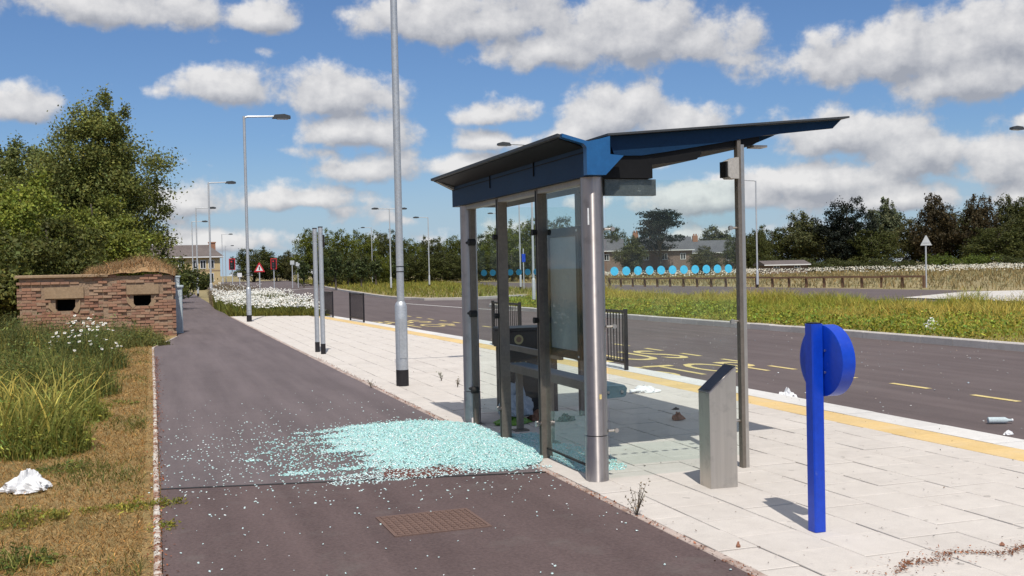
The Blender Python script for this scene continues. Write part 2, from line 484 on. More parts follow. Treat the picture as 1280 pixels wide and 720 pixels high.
M['leaf'] = vcol_mat('leaf', 0.6, 0.30)
M['grass'] = vcol_mat('grass', 0.75, 0.28, 0.15)
M['petal'] = vcol_mat('petal', 0.8, 0.2, 0.1)
M['dead'] = vcol_mat('dead', 0.9, 0.0, 0.1)
M['pane'] = glass_mat('pane', (0.945, 0.982, 0.972), 1.42, 0.022)
M['yellow_brick'] = surf('yellow_brick', (0.46, 0.35, 0.18), (0.54, 0.42, 0.23), 0.6, 0.9, fine=5, finef=0.2, bump=0)
M['slate'] = surf('slate', (0.105, 0.085, 0.08), (0.15, 0.125, 0.115), 0.6, 0.8, fine=4, finef=0.25, bump=0)
M['slate_blue'] = surf('slate_blue', (0.075, 0.075, 0.085), (0.11, 0.11, 0.12), 0.5, 0.8, fine=4, finef=0.25, bump=0)
M['dull_brick'] = surf('dull_brick', (0.17, 0.12, 0.095), (0.23, 0.165, 0.13), 0.6, 0.9, fine=5, finef=0.2, bump=0)
M['chimney'] = surf('chimney', (0.28, 0.13, 0.075), (0.35, 0.18, 0.11), 1, 0.9, fine=5, finef=0.2, bump=0)
M['window_white'] = surf('window_white', (0.7, 0.7, 0.69), (0.78, 0.78, 0.77), 2, 0.5, bump=0)
M['window_dark'] = surf('window_dark', (0.02, 0.022, 0.026), (0.035, 0.038, 0.042), 2, 0.1, bump=0)
M['sign_red'] = surf('sign_red', (0.45, 0.02, 0.03), (0.55, 0.035, 0.045), 3, 0.5, bump=0)
M['sign_white'] = surf('sign_white', (0.72, 0.72, 0.72), (0.8, 0.8, 0.8), 3, 0.5, bump=0)
M['sign_back'] = surf('sign_back', (0.45, 0.47, 0.48), (0.55, 0.57, 0.58), 3, 0.5, bump=0)

# shattered safety glass: pale aqua crumbs that sparkle
mt, nt, b = new_mat('shards')
a = nt.nodes.new('ShaderNodeVertexColor')
a.layer_name = 'Col'
nt.links.new(a.outputs['Color'], b.inputs['Base Color'])
b.inputs['Roughness'].default_value = 0.12
b.inputs['Specular IOR Level'].default_value = 0.6
b.inputs['Transmission Weight'].default_value = 0.15
b.inputs['IOR'].default_value = 1.45
M['shards'] = mt


# ------------------------------------------------------------------ mesh helpers
class MB:
    def __init__(self):
        self.v, self.f, self.c = [], [], None

    def add(self, vs, fs):
        o = len(self.v)
        self.v += [tuple(p) for p in vs]
        self.f += [tuple(o + i for i in q) for q in fs]
        return self

    def box(self, x0, x1, y0, y1, z0, z1, ch=0.0):
        if ch <= 0:
            return self.add([(x0, y0, z0), (x1, y0, z0), (x1, y1, z0), (x0, y1, z0), (x0, y0, z1), (x1, y0, z1), (x1, y1, z1), (x0, y1, z1)],
                            [(3, 2, 1, 0), (4, 5, 6, 7), (0, 1, 5, 4), (1, 2, 6, 5), (2, 3, 7, 6), (3, 0, 4, 7)])
        vs = [(x0, y0, z0), (x1, y0, z0), (x1, y1, z0), (x0, y1, z0), (x0, y0, z1 - ch), (x1, y0, z1 - ch), (x1, y1, z1 - ch), (x0, y1, z1 - ch),
              (x0 + ch, y0 + ch, z1), (x1 - ch, y0 + ch, z1), (x1 - ch, y1 - ch, z1), (x0 + ch, y1 - ch, z1)]
        fs = [(3, 2, 1, 0), (8, 9, 10, 11)]
        for i in range(4):
            j = (i + 1) % 4
            fs += [(i, j, 4 + j, 4 + i), (4 + i, 4 + j, 8 + j, 8 + i)]
        return self.add(vs, fs)

    def prism(self, poly, axis, a, b):
        """polygon (two coordinates) extruded along axis x, y or z between a and b"""
        def pt(p, t):
            return {'x': (t, p[0], p[1]), 'y': (p[0], t, p[1]), 'z': (p[0], p[1], t)}[axis]
        n = len(poly)
        vs = [pt(p, a) for p in poly] + [pt(p, b) for p in poly]
        fs = [tuple(range(n - 1, -1, -1)), tuple(range(n, 2 * n))] + [(i, (i + 1) % n, n + (i + 1) % n, n + i) for i in range(n)]
        return self.add(vs, fs)

    def tube(self, pts, rad, n=12, cap=True):
        pts = [Vector(p) for p in pts]
        if isinstance(rad, (int, float)):
            rad = [rad] * len(pts)
        rings = []
        vs, fs = [], []
        up = None
        for i, p in enumerate(pts):
            t = (pts[min(i + 1, len(pts) - 1)] - pts[max(i - 1, 0)]).normalized()
            if up is None:
                up = Vector((1, 0, 0)) if abs(t.x) < 0.9 else Vector((0, 1, 0))
            s = t.cross(up).normalized()
            up = s.cross(t).normalized()
            for k in range(n):
                a = 2 * math.pi * k / n
                vs.append(p + (s * math.cos(a) + up * math.sin(a)) * rad[i])
        for i in range(len(pts) - 1):
            for k in range(n):
                k2 = (k + 1) % n
                fs.append((i * n + k, i * n + k2, (i + 1) * n + k2, (i + 1) * n + k))
        if cap:
            fs.append(tuple(range(n - 1, -1, -1)))
            fs.append(tuple((len(pts) - 1) * n + k for k in range(n)))
        return self.add(vs, fs)

    def build(self, name, mat, parent=None, smooth=False):
        me = bpy.data.meshes.new(name)
        me.from_pydata(self.v, [], self.f)
        import bmesh
        bm = bmesh.new()
        bm.from_mesh(me)
        bmesh.ops.recalc_face_normals(bm, faces=bm.faces)
        bm.to_mesh(me)
        bm.free()
        return link(name, me, mat, parent, smooth)


def link(name, me, mat, parent=None, smooth=False):
    if mat is not None and not me.materials:
        me.materials.append(M[mat])
    if smooth:
        me.polygons.foreach_set('use_smooth', [True] * len(me.polygons))
        try:
            me.set_sharp_from_angle(angle=R(40))
        except Exception:
            pass
    o = bpy.data.objects.new(name, me)
    COL.objects.link(o)
    if parent is not None:
        o.parent = parent
    return o


def arr_mesh(name, V, Fq, C=None):
    """mesh from numpy arrays: V (n,3), Fq (m,k) faces, C (n,3) colours"""
    me = bpy.data.meshes.new(name)
    k = Fq.shape[1]
    me.vertices.add(len(V))
    me.vertices.foreach_set('co', np.ascontiguousarray(V, dtype=np.float32).ravel())
    me.loops.add(Fq.size)
    me.loops.foreach_set('vertex_index', np.ascontiguousarray(Fq, dtype=np.int32).ravel())
    me.polygons.add(len(Fq))
    me.polygons.foreach_set('loop_start', np.arange(0, Fq.size, k, dtype=np.int32))
    me.polygons.foreach_set('loop_total', np.full(len(Fq), k, dtype=np.int32))
    me.update(calc_edges=True)
    if C is not None:
        at = me.color_attributes.new('Col', 'FLOAT_COLOR', 'POINT')
        rgba = np.ones((len(V), 4), dtype=np.float32)
        rgba[:, :3] = C
        at.data.foreach_set('color', rgba.ravel())
    return me


def tag(o, label=None, cat=None, group=None, kind=None):
    if label:
        o['label'] = label
    if cat:
        o['category'] = cat
    if group:
        o['group'] = group
    if kind:
        o['kind'] = kind
    return o


def thing(name, label, cat, loc=(0, 0, 0), rz=0.0, group=None):
    o = bpy.data.objects.new(name, None)
    o.empty_display_size = 0.2
    COL.objects.link(o)
    o.location = loc
    o.rotation_euler = (0, 0, rz)
    return tag(o, label, cat, group)


def dup(root, loc, rz=0.0, scale=None, label=None, group=None):
    r = root.copy()
    COL.objects.link(r)
    r.location = loc
    r.rotation_euler = (0, 0, rz)
    if scale is not None:
        r.scale = scale if isinstance(scale, tuple) else (scale,) * 3
    if label:
        r['label'] = label
    if group:
        r['group'] = group
    for ch in list(root.children):
        c = ch.copy()
        COL.objects.link(c)
        c.parent = r
        for g in ch.children:
            d = g.copy()
            COL.objects.link(d)
            d.parent = c
    return r


def sheet(name, poly, z, mat, label=None, kind='structure', parent=None):
    me = bpy.data.meshes.new(name)
    me.from_pydata([(x, y, z) for x, y in poly], [], [tuple(range(len(poly)))])
    me.update()
    if me.polygons[0].normal.z < 0:
        me.flip_normals()
    o = link(name, me, mat, parent)
    if parent is None:
        tag(o, label, None, None, kind)
    return o


def clip(poly, axis, val, keep_less):
    """cut a polygon by a line x=val or y=val"""
    out = []
    n = len(poly)
    for i in range(n):
        a, b = poly[i], poly[(i + 1) % n]
        ia = (a[axis] <= val) == keep_less
        ib = (b[axis] <= val) == keep_less
        if ia:
            out.append(a)
        if ia != ib:
            t = (val - a[axis]) / (b[axis] - a[axis])
            out.append((a[0] + (b[0] - a[0]) * t, a[1] + (b[1] - a[1]) * t))
    return out


def in_poly(x, y, poly):
    """vectorised point in polygon"""
    x, y = np.asarray(x), np.asarray(y)
    r = np.zeros(x.shape, bool)
    n = len(poly)
    for i in range(n):
        (x0, y0), (x1, y1) = poly[i], poly[(i + 1) % n]
        if y0 == y1:
            continue
        c = ((y0 > y) != (y1 > y)) & (x < (x1 - x0) * (y - y0) / (y1 - y0) + x0)
        r ^= c
    return r


ROAD_Z = -0.14


def kerb_x(y):          # road-side edge of the bus platform
    return float(np.interp(y, [0, 16, 22, 28, 34, 38, 42], [7.05, 7.03, 6.92, 6.68, 6.42, 6.22, 6.1]))


# ------------------------------------------------------------------ ground, path, road
gx = np.array([-4000, -400, -60, -10, 0, 3, 6.0, 6.3, 20, 45, 120, 600, 4000.0])
gy = np.array([-300, -20, 0, 10, 20, 30, 45, 60, 120, 300, 900, 5000.0])
XX, YY = np.meshgrid(gx, gy, indexing='ij')
ZZ = np.where(XX <= 6.0, -0.03, -0.17)
V = np.stack([XX.ravel(), YY.ravel(), ZZ.ravel()], 1)
ny = len(gy)
Fq = np.array([(i * ny + j, (i + 1) * ny + j, (i + 1) * ny + j + 1, i * ny + j + 1) for i in range(len(gx) - 1) for j in range(ny - 1)])
o = link('ground', arr_mesh('ground', V, Fq), 'field')
tag(o, 'dry tan and green open ground reaching the horizon', None, None, 'structure')

LEFT_EDGE = [(0.0, -6), (-0.02, 14), (-0.06, 24.3), (0.52, 28.5), (0.75, 40), (1.1, 60), (1.7, 110)]
RIGHT_EDGE = [(3.4, 110), (2.9, 60), (2.64, 41), (2.70, 20), (2.775, 8), (2.775, -6)]
# tarmac path: older pale stretch beyond the seam, newer brown stretch before it
PATH = LEFT_EDGE + RIGHT_EDGE
seamL, seamR = (0.0, 8.05), (2.775, 7.45)
sheet('cycle_path', [seamL] + LEFT_EDGE[1:] + RIGHT_EDGE[:-1] + [seamR], 0.0, 'path_old', 'pale grey worn tarmac path running beside the bus platform')
sheet('path_patch', [(0.0, -6), seamL, seamR, (2.775, -6)], 0.003, 'path_new', 'darker brown newer tarmac stretch of the path')
# thin bitumen seam
sheet('path_seam', [(0.0, 8.03), (0.0, 8.07), (2.775, 7.47), (2.775, 7.43)], 0.006, 'rubber', 'dark bitumen seam across the path between two tarmac surfaces')

# left verge soil
vl = tag(sheet('verge_soil', [(-0.03, -6), (-0.05, 14), (-0.09, 24.35), (0.49, 28.6), (0.70, 40), (1.0, 60), (-40, 60), (-40, -6)], -0.004, 'soil', 'dry brown grass verge beside the path'), kind='structure')

# edging stones along the left of the path
ed = thing('path_edging', 'row of pale weathered concrete edging stones along the dry verge', None)
ed['kind'] = 'structure'
pts = LEFT_EDGE[:4]


def along(pts, step):
    """cut a polyline into pieces about step long"""
    segs = []
    for (a, b) in zip(pts[:-1], pts[1:]):
        L = math.dist(a, b)
        n = max(1, round(L / step))
        for i in range(n):
            p = (a[0] + (b[0] - a[0]) * i / n, a[1] + (b[1] - a[1]) * i / n)
            q = (a[0] + (b[0] - a[0]) * (i + 1) / n, a[1] + (b[1] - a[1]) * (i + 1) / n)
            segs.append((p, q))
    return segs


def stone_run(parent, name, pts, step, off0, off1, z0, z1, mat, gap=0.006, jit=0.004, ch=0.008):
    """individual kerb stones between two offsets (to the right of travel) of a polyline"""
    for (p, q) in along(pts, step):
        d = Vector((q[0] - p[0], q[1] - p[1]))
        L = d.length
        mb = MB().box(off0, off1, gap / 2, L - gap / 2, z0, z1, ch)
        ob = mb.build(name, mat, parent)
        ob.location = (p[0], p[1], random.uniform(-jit, jit))
        ob.rotation_euler = (random.uniform(-1, 1) * jit, random.uniform(-1, 1) * jit, math.atan2(-d.x, d.y) + random.uniform(-1, 1) * jit)


stone_run(ed, 'edging_stone', [(0.0, 3)] + pts[1:], 0.915, -0.042, 0.0, -0.1, 0.014, 'edging')

# flush edging between path and paving
fe = thing('paving_edge', 'flush pinkish edging stones between path and pale paving', None)
fe['kind'] = 'structure'
stone_run(fe, 'edging_stone', [(2.78, 3), (2.78, 8), (2.705, 20), (2.65, 41)], 0.915, 0.0, 0.06, -0.1, 0.004, 'pink_edge')

# bus platform paving: 400 mm slabs
pav = thing('platform_paving', 'pale concrete paving slabs of the bus stop platform', None)
pav['kind'] = 'structure'
base = MB()
base.add([(2.845, 2, -0.012), (2.845, 8, -0.012), (2.775, 20, -0.012), (2.72, 41.4, -0.012), (6.15, 38.7, -0.012), (6.30, 36, -0.012), (6.6, 28, -0.012), (6.8, 22, -0.012), (6.95, 12, -0.012), (6.95, 2, -0.012)],
         [tuple(range(10))])
base.build('bedding', 'joint', pav)


def far_y(x):
    return 41.4 + (x - 2.7) * (38.6 - 41.4) / (6.2 - 2.7)


rows = [(2.845, 3.10)] + [(3.10 + 0.4 * k, 3.10 + 0.4 * (k + 1)) for k in range(8)]
cells = []
for k, (x0, x1) in enumerate(rows):
    y = 3.4 + (0.2 if k % 2 else 0) + 0.07 * math.sin(k * 3.1) + (0.02 if k else 0)
    while y < 42:
        cells.append((k, x0, x1, y, y + 0.4))
        y += 0.4
vis, rest = [], []
for (k, x0, x1, y0, y1) in cells:
    ym = (y0 + y1) / 2
    lim = kerb_x(ym) - 0.42 - 0.38
    xl = x0 if k else float(np.interp(ym, [0, 8, 20, 41], [2.845, 2.845, 2.772, 2.715]))
    xr = min(x1, lim)
    yf = far_y((xl + xr) / 2)
    y1c = min(y1, yf)
    if xr - xl < 0.04 or y1c - y0 < 0.04:
        continue
    rec = (xl, xr, y0, y1c)
    # in view?
    c = Vector(((xl + xr) / 2, ym, 0)) - EYEPT
    w = c.dot(_f)
    px = 640 + F * c.dot(_r) / w
    py = 360 - F * c.dot(_u) / w
    if w > 0.5 and -40 < px < 1330 and py < 760 and len(vis) < 1000:
        vis.append((w, rec))
    else:
        rest.append(rec)
vis.sort()
slab_me = {}
for i, (w, (xl, xr, y0, y1)) in enumerate(vis):
    if i >= 296:
        rest.append((xl, xr, y0, y1))
        continue
    key = (round(xr - xl, 3), round(y1 - y0, 3))
    g = 0.0048
    if key not in slab_me:
        mb = MB().box(-(xr - xl) / 2 + g, (xr - xl) / 2 - g, -(y1 - y0) / 2 + g, (y1 - y0) / 2 - g, -0.04, 0.0, 0.003)
        ob = mb.build('slab', 'slab', pav)
        slab_me[key] = ob.data
    else:
        ob = bpy.data.objects.new('slab', slab_me[key])
        COL.objects.link(ob)
        ob.parent = pav
    ob.location = ((xl + xr) / 2, (y0 + y1) / 2, random.uniform(-0.0025, 0.0025))
    ob.rotation_euler = (random.gauss(0, 0.004), random.gauss(0, 0.004), random.gauss(0, 0.003))
mb = MB()
for (xl, xr, y0, y1) in rest:
    g = 0.005
    dz = random.uniform(-0.003, 0.002)
    mb.box(xl + g, xr - g, y0 + g, y1 - g, -0.04, dz, 0.004)
o = mb.build('far_slabs', 'slab', pav)
o['kind'] = 'stuff'
# yellow warning blocks and platform kerb
yb = thing('yellow_strip', 'band of yellow buff paving blocks along the bus stop kerb', None)
yb['kind'] = 'structure'
kpts = [(kerb_x(y), y) for y in (3, 16, 19, 22, 25, 28, 31, 34, 36, 38.4)]
stone_run(yb, 'paving_block', [(x - 0.80, y) for x, y in kpts], 0.42, 0.0, 0.375, -0.05, 0.001, 'yellow_block', jit=0.0015, ch=0.003)
kb = thing('platform_kerb', 'bright white raised bus stop kerb beside the tarmac', None)
kb['kind'] = 'structure'
for (p, q) in along([(x, y) for x, y in kpts], 1.0):
    d = Vector((q[0] - p[0], q[1] - p[1]))
    mb = MB().prism([(-0.42, -0.2), (0.03, -0.2), (0.02, -0.06), (-0.02, -0.012), (-0.06, 0.003), (-0.42, 0.003)], 'y', 0.003, d.length - 0.003)
    ob = mb.build('kerb_stone', 'kerb', kb)
    ob.location = (p[0], p[1], random.uniform(-0.002, 0.002))
    ob.rotation_euler = (0, 0, math.atan2(-d.x, d.y))

# tarmac road
ROAD = [(6.95, -8), (6.95, 14), (6.7, 24), (6.3, 35), (6.1, 40), (6.0, 60), (5.0, 110), (5.5, 170), (14, 300), (36, 300), (55, 290), (46, 170), (42.2, 90), (42.2, 30), (44, -8)]
road = sheet('road', ROAD, ROAD_Z, 'tarmac', 'brown grey tarmac bus lay-by and road')


def verge_patch(name, poly, label, step=1.2, kerb_to=None):
    """raised island: soil polygon with a run of kerb stones round it"""
    z = -0.02
    root = thing(name, label, None)
    root['kind'] = 'structure'
    me = bpy.data.meshes.new('soil')
    me.from_pydata([(x, y, z) for x, y in poly], [], [tuple(range(len(poly)))])
    me.update()
    if me.polygons[0].normal.z < 0:
        me.flip_normals()
    link('soil', me, 'verge', root)
    return root


VB = [(14.9, 2), (14.85, 20.4), (14.55, 30.2), (14.05, 41.1), (14.4, 45.5), (15.7, 47.6), (18.9, 52.0), (22.0, 55.5), (23.8, 55.0), (24.4, 50), (24.8, 40), (25.5, 20), (26, 2)]
VA = [(34, 285), (30.6, 248), (20.9, 141), (16.8, 98.6), (14.9, 75), (14.5, 69.3), (14.4, 64), (15.0, 59.5), (16.8, 58.0), (20.4, 60), (23.6, 61.8), (25.0, 64), (26.5, 70), (38.4, 140), (47, 242), (50, 285)]
vb = verge_patch('grass_island', VB, 'rough grass island between the lay-by and the far road')
va = verge_patch('grass_island', VA, 'grass island with low kerb beside the bend of the road')


def kerb_round(root, pts, step):
    for (p, q) in along(pts, step):
        d = Vector((q[0] - p[0], q[1] - p[1]))
        mb = MB().box(-0.03, 0.16, 0.004, d.length - 0.004, -0.2, 0.012, 0.02)
        ob = mb.build('kerb_stone', 'kerb_grey', root)
        ob.location = (p[0], p[1], random.uniform(-0.004, 0.004))
        ob.rotation_euler = (0, 0, math.atan2(-d.x, d.y) + random.uniform(-0.004, 0.004))


kerb_round(vb, VB[:8], 0.915)
kerb_round(vb, VB[7:12], 2.5)
kerb_round(va, VA[2:12], 2.5)

# paint on the road
PZ = ROAD_Z + 0.005


def paint(name, pts, mat, parent=road):
    return sheet(name, pts, PZ, mat, parent=parent)


def stripe(p, q, w, mat, name):
    d = Vector((q[0] - p[0], q[1] - p[1])).normalized()
    n = Vector((-d.y, d.x)) * (w / 2)
    return paint(name, [(p[0] - n.x, p[1] - n.y), (q[0] - n.x, q[1] - n.y), (q[0] + n.x, q[1] + n.y), (p[0] + n.x, p[1] + n.y)], mat)


y = 5.2
while y < 40:
    xo = 9.62 + (kerb_x(y) - 7.05) * 0.6
    stripe((xo, y), (xo + (kerb_x(y + .75) - kerb_x(y)) * 0.6, y + 0.75), 0.10, 'yellow_paint', 'yellow_dash')
    y += 1.52


def lettering(txt, x, y, w, h, rot=0.0):
    cu = bpy.data.curves.new('t', 'FONT')
    cu.body = txt
    cu.align_x = 'LEFT'
    cu.resolution_u = 3
    to = bpy.data.objects.new('t', cu)
    COL.objects.link(to)
    dg = bpy.context.evaluated_depsgraph_get()
    me = bpy.data.meshes.new_from_object(to.evaluated_get(dg))
    bpy.data.objects.remove(to)
    co = np.array([v.co[:] for v in me.vertices])
    lo, hi = co.min(0), co.max(0)
    for v in me.vertices:
        v.co = ((v.co.x - lo[0]) / (hi[0] - lo[0]) * w, (v.co.y - lo[1]) / (hi[1] - lo[1]) * h, 0)
    me.update()
    if me.polygons[0].normal.z < 0:
        me.flip_normals()
    o = link('road_lettering', me, 'yellow_paint', road)
    o.location = (x, y, PZ)
    o.rotation_euler = (0, 0, rot)
    return o


lettering('STOP', 7.35, 14.35, 2.15, 1.75)
lettering('BUS', 7.45, 17.1, 1.9, 2.0)
lettering('STOP', 6.95, 30.8, 2.05, 1.75, 0.05)
lettering('BUS', 6.85, 33.6, 1.9, 2.0, 0.05)
stripe((14.7, 37.0), (13.4, 44.0), 0.14, 'white_paint', 'white_line')
stripe((13.4, 44.0), (12.5, 56.0), 0.14, 'white_paint', 'white_line')
for (px, py) in ((336, 365), (352, 364), (366, 362.5), (384, 361)):
    a = G(px - 5, py, ROAD_Z)
    b = G(px + 5, py - 0.4, ROAD_Z)
    stripe(a, b, 1.5, 'white_paint', 'white_dash')
stripe((30.5, 60), (30.0, 80), 0.15, 'white_paint', 'white_line')
stripe((30.0, 84), (31.0, 120), 0.15, 'white_paint', 'white_line')
# pale footway on the far side, low edge to the right
sheet('far_footway', [G(1128, 372, -0.1), G(1290, 377, -0.1), G(1420, 384, -0.1), G(1420, 363, -0.1), G(1290, 362.5, -0.1), G(1205, 364.5, -0.1)], -0.1, 'pale_concrete', 'pale concrete footway across the far road')


# ------------------------------------------------------------------ foliage helpers
def hsv_jit(base, n, dv=0.25, dh=0.06):
    """n colours around a base colour: brightness and yellow/blue drift"""
    base = np.array(base)
    v = np.exp(RNG.normal(0, dv, (n, 1)))
    h = RNG.normal(0, dh, (n, 1))
    c = base[None, :] * v * (1 + np.concatenate([h * 1.6, h * 0.2, -h], 1))
    return np.clip(c, 0.003, 0.9)


def leaf_quads(cen, nrm, ln, wd, col):
    """diamond leaves: centres (n,3), normals, length, width, colours"""
    n = len(cen)
    nrm = nrm / (np.linalg.norm(nrm, axis=1, keepdims=True) + 1e-9)
    rv = RNG.normal(size=(n, 3))
    t = np.cross(nrm, rv)
    t /= np.linalg.norm(t, axis=1, keepdims=True) + 1e-9
    b = np.cross(nrm, t)
    L = (ln * 0.5)[:, None]
    W = (wd * 0.5)[:, None]
    V = np.stack([cen - t * L, cen + b * W + nrm * W * 0.3, cen + t * L, cen - b * W + nrm * W * 0.3], 1).reshape(-1, 3)
    Fq = np.arange(4 * n).reshape(n, 4)
    C = np.repeat(col, 4, 0)
    return V, Fq, C


def blades(x, y, z, h, w, lean, col, tipcol=None, seg=2):
    """grass blades as tapered bent strips"""
    n = len(x)
    a = RNG.uniform(0, 2 * np.pi, n)
    fx, fy = np.cos(a), np.sin(a)
    b = RNG.uniform(0, 2 * np.pi, n)
    lx, ly = np.cos(b) * lean * h, np.sin(b) * lean * h
    rows = []
    for s in range(seg + 1):
        t = s / seg
        ww = w * (1 - 0.85 * t) * 0.5
        cx, cy, cz = x + lx * t * t, y + ly * t * t, z + h * (t - 0.25 * lean * t * t)
        rows.append(np.stack([cx - fx * ww, cy - fy * ww, cz], 1))
        rows.append(np.stack([cx + fx * ww, cy + fy * ww, cz], 1))
    V = np.stack(rows, 1)                      # n, 2(seg+1), 3
    k = 2 * (seg + 1)
    Fq = []
    base = np.arange(n)[:, None] * k
    for s in range(seg):
        Fq.append(np.concatenate([base + 2 * s, base + 2 * s + 1, base + 2 * s + 3, base + 2 * s + 2], 1))
    Fq = np.concatenate(Fq, 0)
    if tipcol is None:
        C = np.repeat(col[:, None, :], k, 1)
    else:
        ts = np.repeat(np.linspace(0, 1, seg + 1), 2)[None, :, None]
        C = col[:, None, :] * (1 - ts) + tipcol[:, None, :] * ts
    return V.reshape(-1, 3), Fq, C.reshape(-1, 3)


def merge(parts):
    Vs, Fs, Cs, o = [], [], [], 0
    for V, Fq, C in parts:
        Vs.append(V)
        Fs.append(Fq + o)
        Cs.append(C)
        o += len(V)
    return np.concatenate(Vs), np.concatenate(Fs), np.concatenate(Cs)


def smooth_noise2(x, y, s, seed=0):
    """cheap smooth value noise from a few sines"""
    r = np.random.default_rng(seed)
    o = np.zeros_like(x)
    for i in range(6):
        a, p = r.uniform(0, 6.28), r.uniform(0, 6.28)
        f = s * r.uniform(0.5, 2.0)
        o += np.sin((x * np.cos(a) + y * np.sin(a)) * f + p)
    return o / 6 * 1.6


def crown_mesh(name, lobes, nl, size, base, flat=0.0, dv=0.28, droop=0.0, tone=0.16, fill=0.45):
    """leaf clumps through the crown's volume; lobes = (x,y,z,rx,ry,rz)"""
    parts = []
    vol = sum(l[3] * l[4] * l[5] for l in lobes) ** 1.0
    for (x, y, z, rx, ry, rz) in lobes:
        n_cl = max(5, int(22 * (rx * ry * rz / vol) * len(lobes)))
        per = max(8, int(nl * (rx * ry * rz) / vol / n_cl))
        for c in range(n_cl):
            d = RNG.normal(size=3)
            d /= np.linalg.norm(d)
            rad = RNG.uniform(fill, 1.0) ** 0.6
            cc = np.array([x, y, z]) + d * np.array([rx, ry, rz]) * rad
            cr = np.array([rx, ry, rz]) * RNG.uniform(0.2, 0.42)
            p = RNG.normal(size=(per, 3)) * 0.55
            cen = cc + p * cr * np.array([1, 1, 1 - flat])
            cen[:, 2] -= droop * np.abs(p[:, 0]) * cr[2]
            nr = RNG.normal(size=(per, 3)) + d * 0.9 + np.array([0, 0, 0.5])
            s = size * RNG.uniform(0.6, 1.35, per)
            tc_ = base * np.exp(RNG.normal(0, tone))
            col = hsv_jit(tc_, per, dv)
            parts.append(leaf_quads(cen, nr, s, s * RNG.uniform(0.45, 0.75, per), col))
    V, Fq, C = merge(parts)
    return arr_mesh(name, V, Fq, C)


def trunk_mb(h, r, limbs, lean=(0, 0)):
    mb = MB()
    n = 6
    pts = [(lean[0] * (i / n) ** 2 + 0.06 * h * 0.2 * math.sin(i * 1.7), lean[1] * (i / n) ** 2, h * i / n) for i in range(n + 1)]
    mb.tube(pts, [r * (1.25 if i == 0 else 1 - 0.75 * i / n) for i in range(n + 1)], 8)
    for (t, dx, dy, dz, lr) in limbs:
        i = min(n - 1, int(t * n))
        p = Vector(pts[i])
        q = p + Vector((dx, dy, dz))
        mid = (p + q) / 2 + Vector((0, 0, -0.08 * (q - p).length))
        mb.tube([p, mid, q], [lr, lr * 0.7, lr * 0.25], 6)
    return mb


def make_tree(name, label, cat, h, rw, seed, base, nl, leaf, crown_from=0.25, lobes_n=9, group=None, style='round', dv=0.28, tone=0.16):
    global RNG
    RNG = np.random.default_rng(seed)
    rr = random.Random(seed)
    t = thing(name, label, cat, group=group)
    z0 = h * crown_from
    lobes = []
    base = np.array(base)
    if style == 'cone':
        for i in range(14):
            f = i / 13
            rr_ = rw * (1 - f) ** 0.75 * 0.9 + 0.15 * rw
            lobes.append((rr.uniform(-.1, .1) * rw, rr.uniform(-.1, .1) * rw, z0 + (h - z0) * (0.08 + 0.88 * f), rr_, rr_, (h - z0) * 0.085))
    elif style == 'pine':
        for i in range(lobes_n):
            a = rr.uniform(0, 6.28)
            q = rr.uniform(0.25, 0.9)
            f = rr.uniform(0, 1)
            lobes.append((math.cos(a) * rw * q * (1 - 0.35 * f), math.sin(a) * rw * q * (1 - 0.35 * f), z0 + (h - z0) * f * 0.93, rw * rr.uniform(0.28, 0.45), rw * rr.uniform(0.28, 0.45), h * rr.uniform(0.045, 0.075)))
    elif style == 'bush':
        for i in range(lobes_n):
            a = rr.uniform(0, 6.28)
            q = rr.uniform(0.0, 0.75)
            lobes.append((math.cos(a) * rw * q, math.sin(a) * rw * q, h * rr.uniform(0.25, 0.72), rw * rr.uniform(0.3, 0.5), rw * rr.uniform(0.3, 0.5), h * rr.uniform(0.22, 0.32)))
    elif style == 'dome':
        for i in range(lobes_n + 6):
            f = (i + 0.5) / (lobes_n + 6)
            prof = math.sin(math.pi * (0.24 + 0.58 * f)) ** 0.6
            a = i * 2.4 + rr.uniform(-.5, .5)
            q = rr.uniform(0.35, 0.72) * prof
            s = rr.uniform(0.32, 0.5)
            lobes.append((math.cos(a) * rw * q, math.sin(a) * rw * q, z0 + (h - z0) * (0.08 + 0.79 * f), rw * s * prof, rw * s * prof, (h - z0) * rr.uniform(0.13, 0.18)))
    else:
        for i in range(lobes_n):
            f = (i + 0.5) / lobes_n
            prof = math.sin(math.pi * (0.16 + 0.76 * f)) ** 0.8
            a = i * 2.4 + rr.uniform(-.5, .5)
            q = rr.uniform(0.25, 0.62) * prof
            s = rr.uniform(0.36, 0.55)
            lobes.append((math.cos(a) * rw * q, math.sin(a) * rw * q, z0 + (h - z0) * (0.10 + 0.78 * f), rw * s * prof + 0.1 * rw, rw * s * prof + 0.1 * rw, (h - z0) * rr.uniform(0.13, 0.2)))
    me = crown_mesh('crown', lobes, nl, leaf, base, dv=dv, tone=tone)
    link('crown', me, 'leaf', t)
    limbs = []
    for (x, y, z, rx, ry, rz) in lobes:
        tt = max(0.12, min(0.8, (z / h) * 0.72))
        limbs.append((tt, x * 0.9, y * 0.9, max(0.1 * h, z - tt * h * 0.9), h * 0.012))
    if style == 'bush':
        mb = MB()
        for (x, y, z, rx, ry, rz) in lobes:
            mb.tube([(x * .12, y * .12, -0.05), (x * .6, y * .6, z * .6), (x, y, z)], [h * .015, h * .01, h * .004], 5)
        mb.build('stems', 'bark', t)
    else:
        trunk_mb(h * 0.9, h * 0.022, limbs).build('trunk', 'bark', t, True)
    return t


GREEN_DARK = (0.065, 0.078, 0.022)
GREEN_MID = (0.105, 0.12, 0.028)
GREEN_OLIVE = (0.135, 0.14, 0.035)
GREEN_BRIGHT = (0.105, 0.135, 0.030)

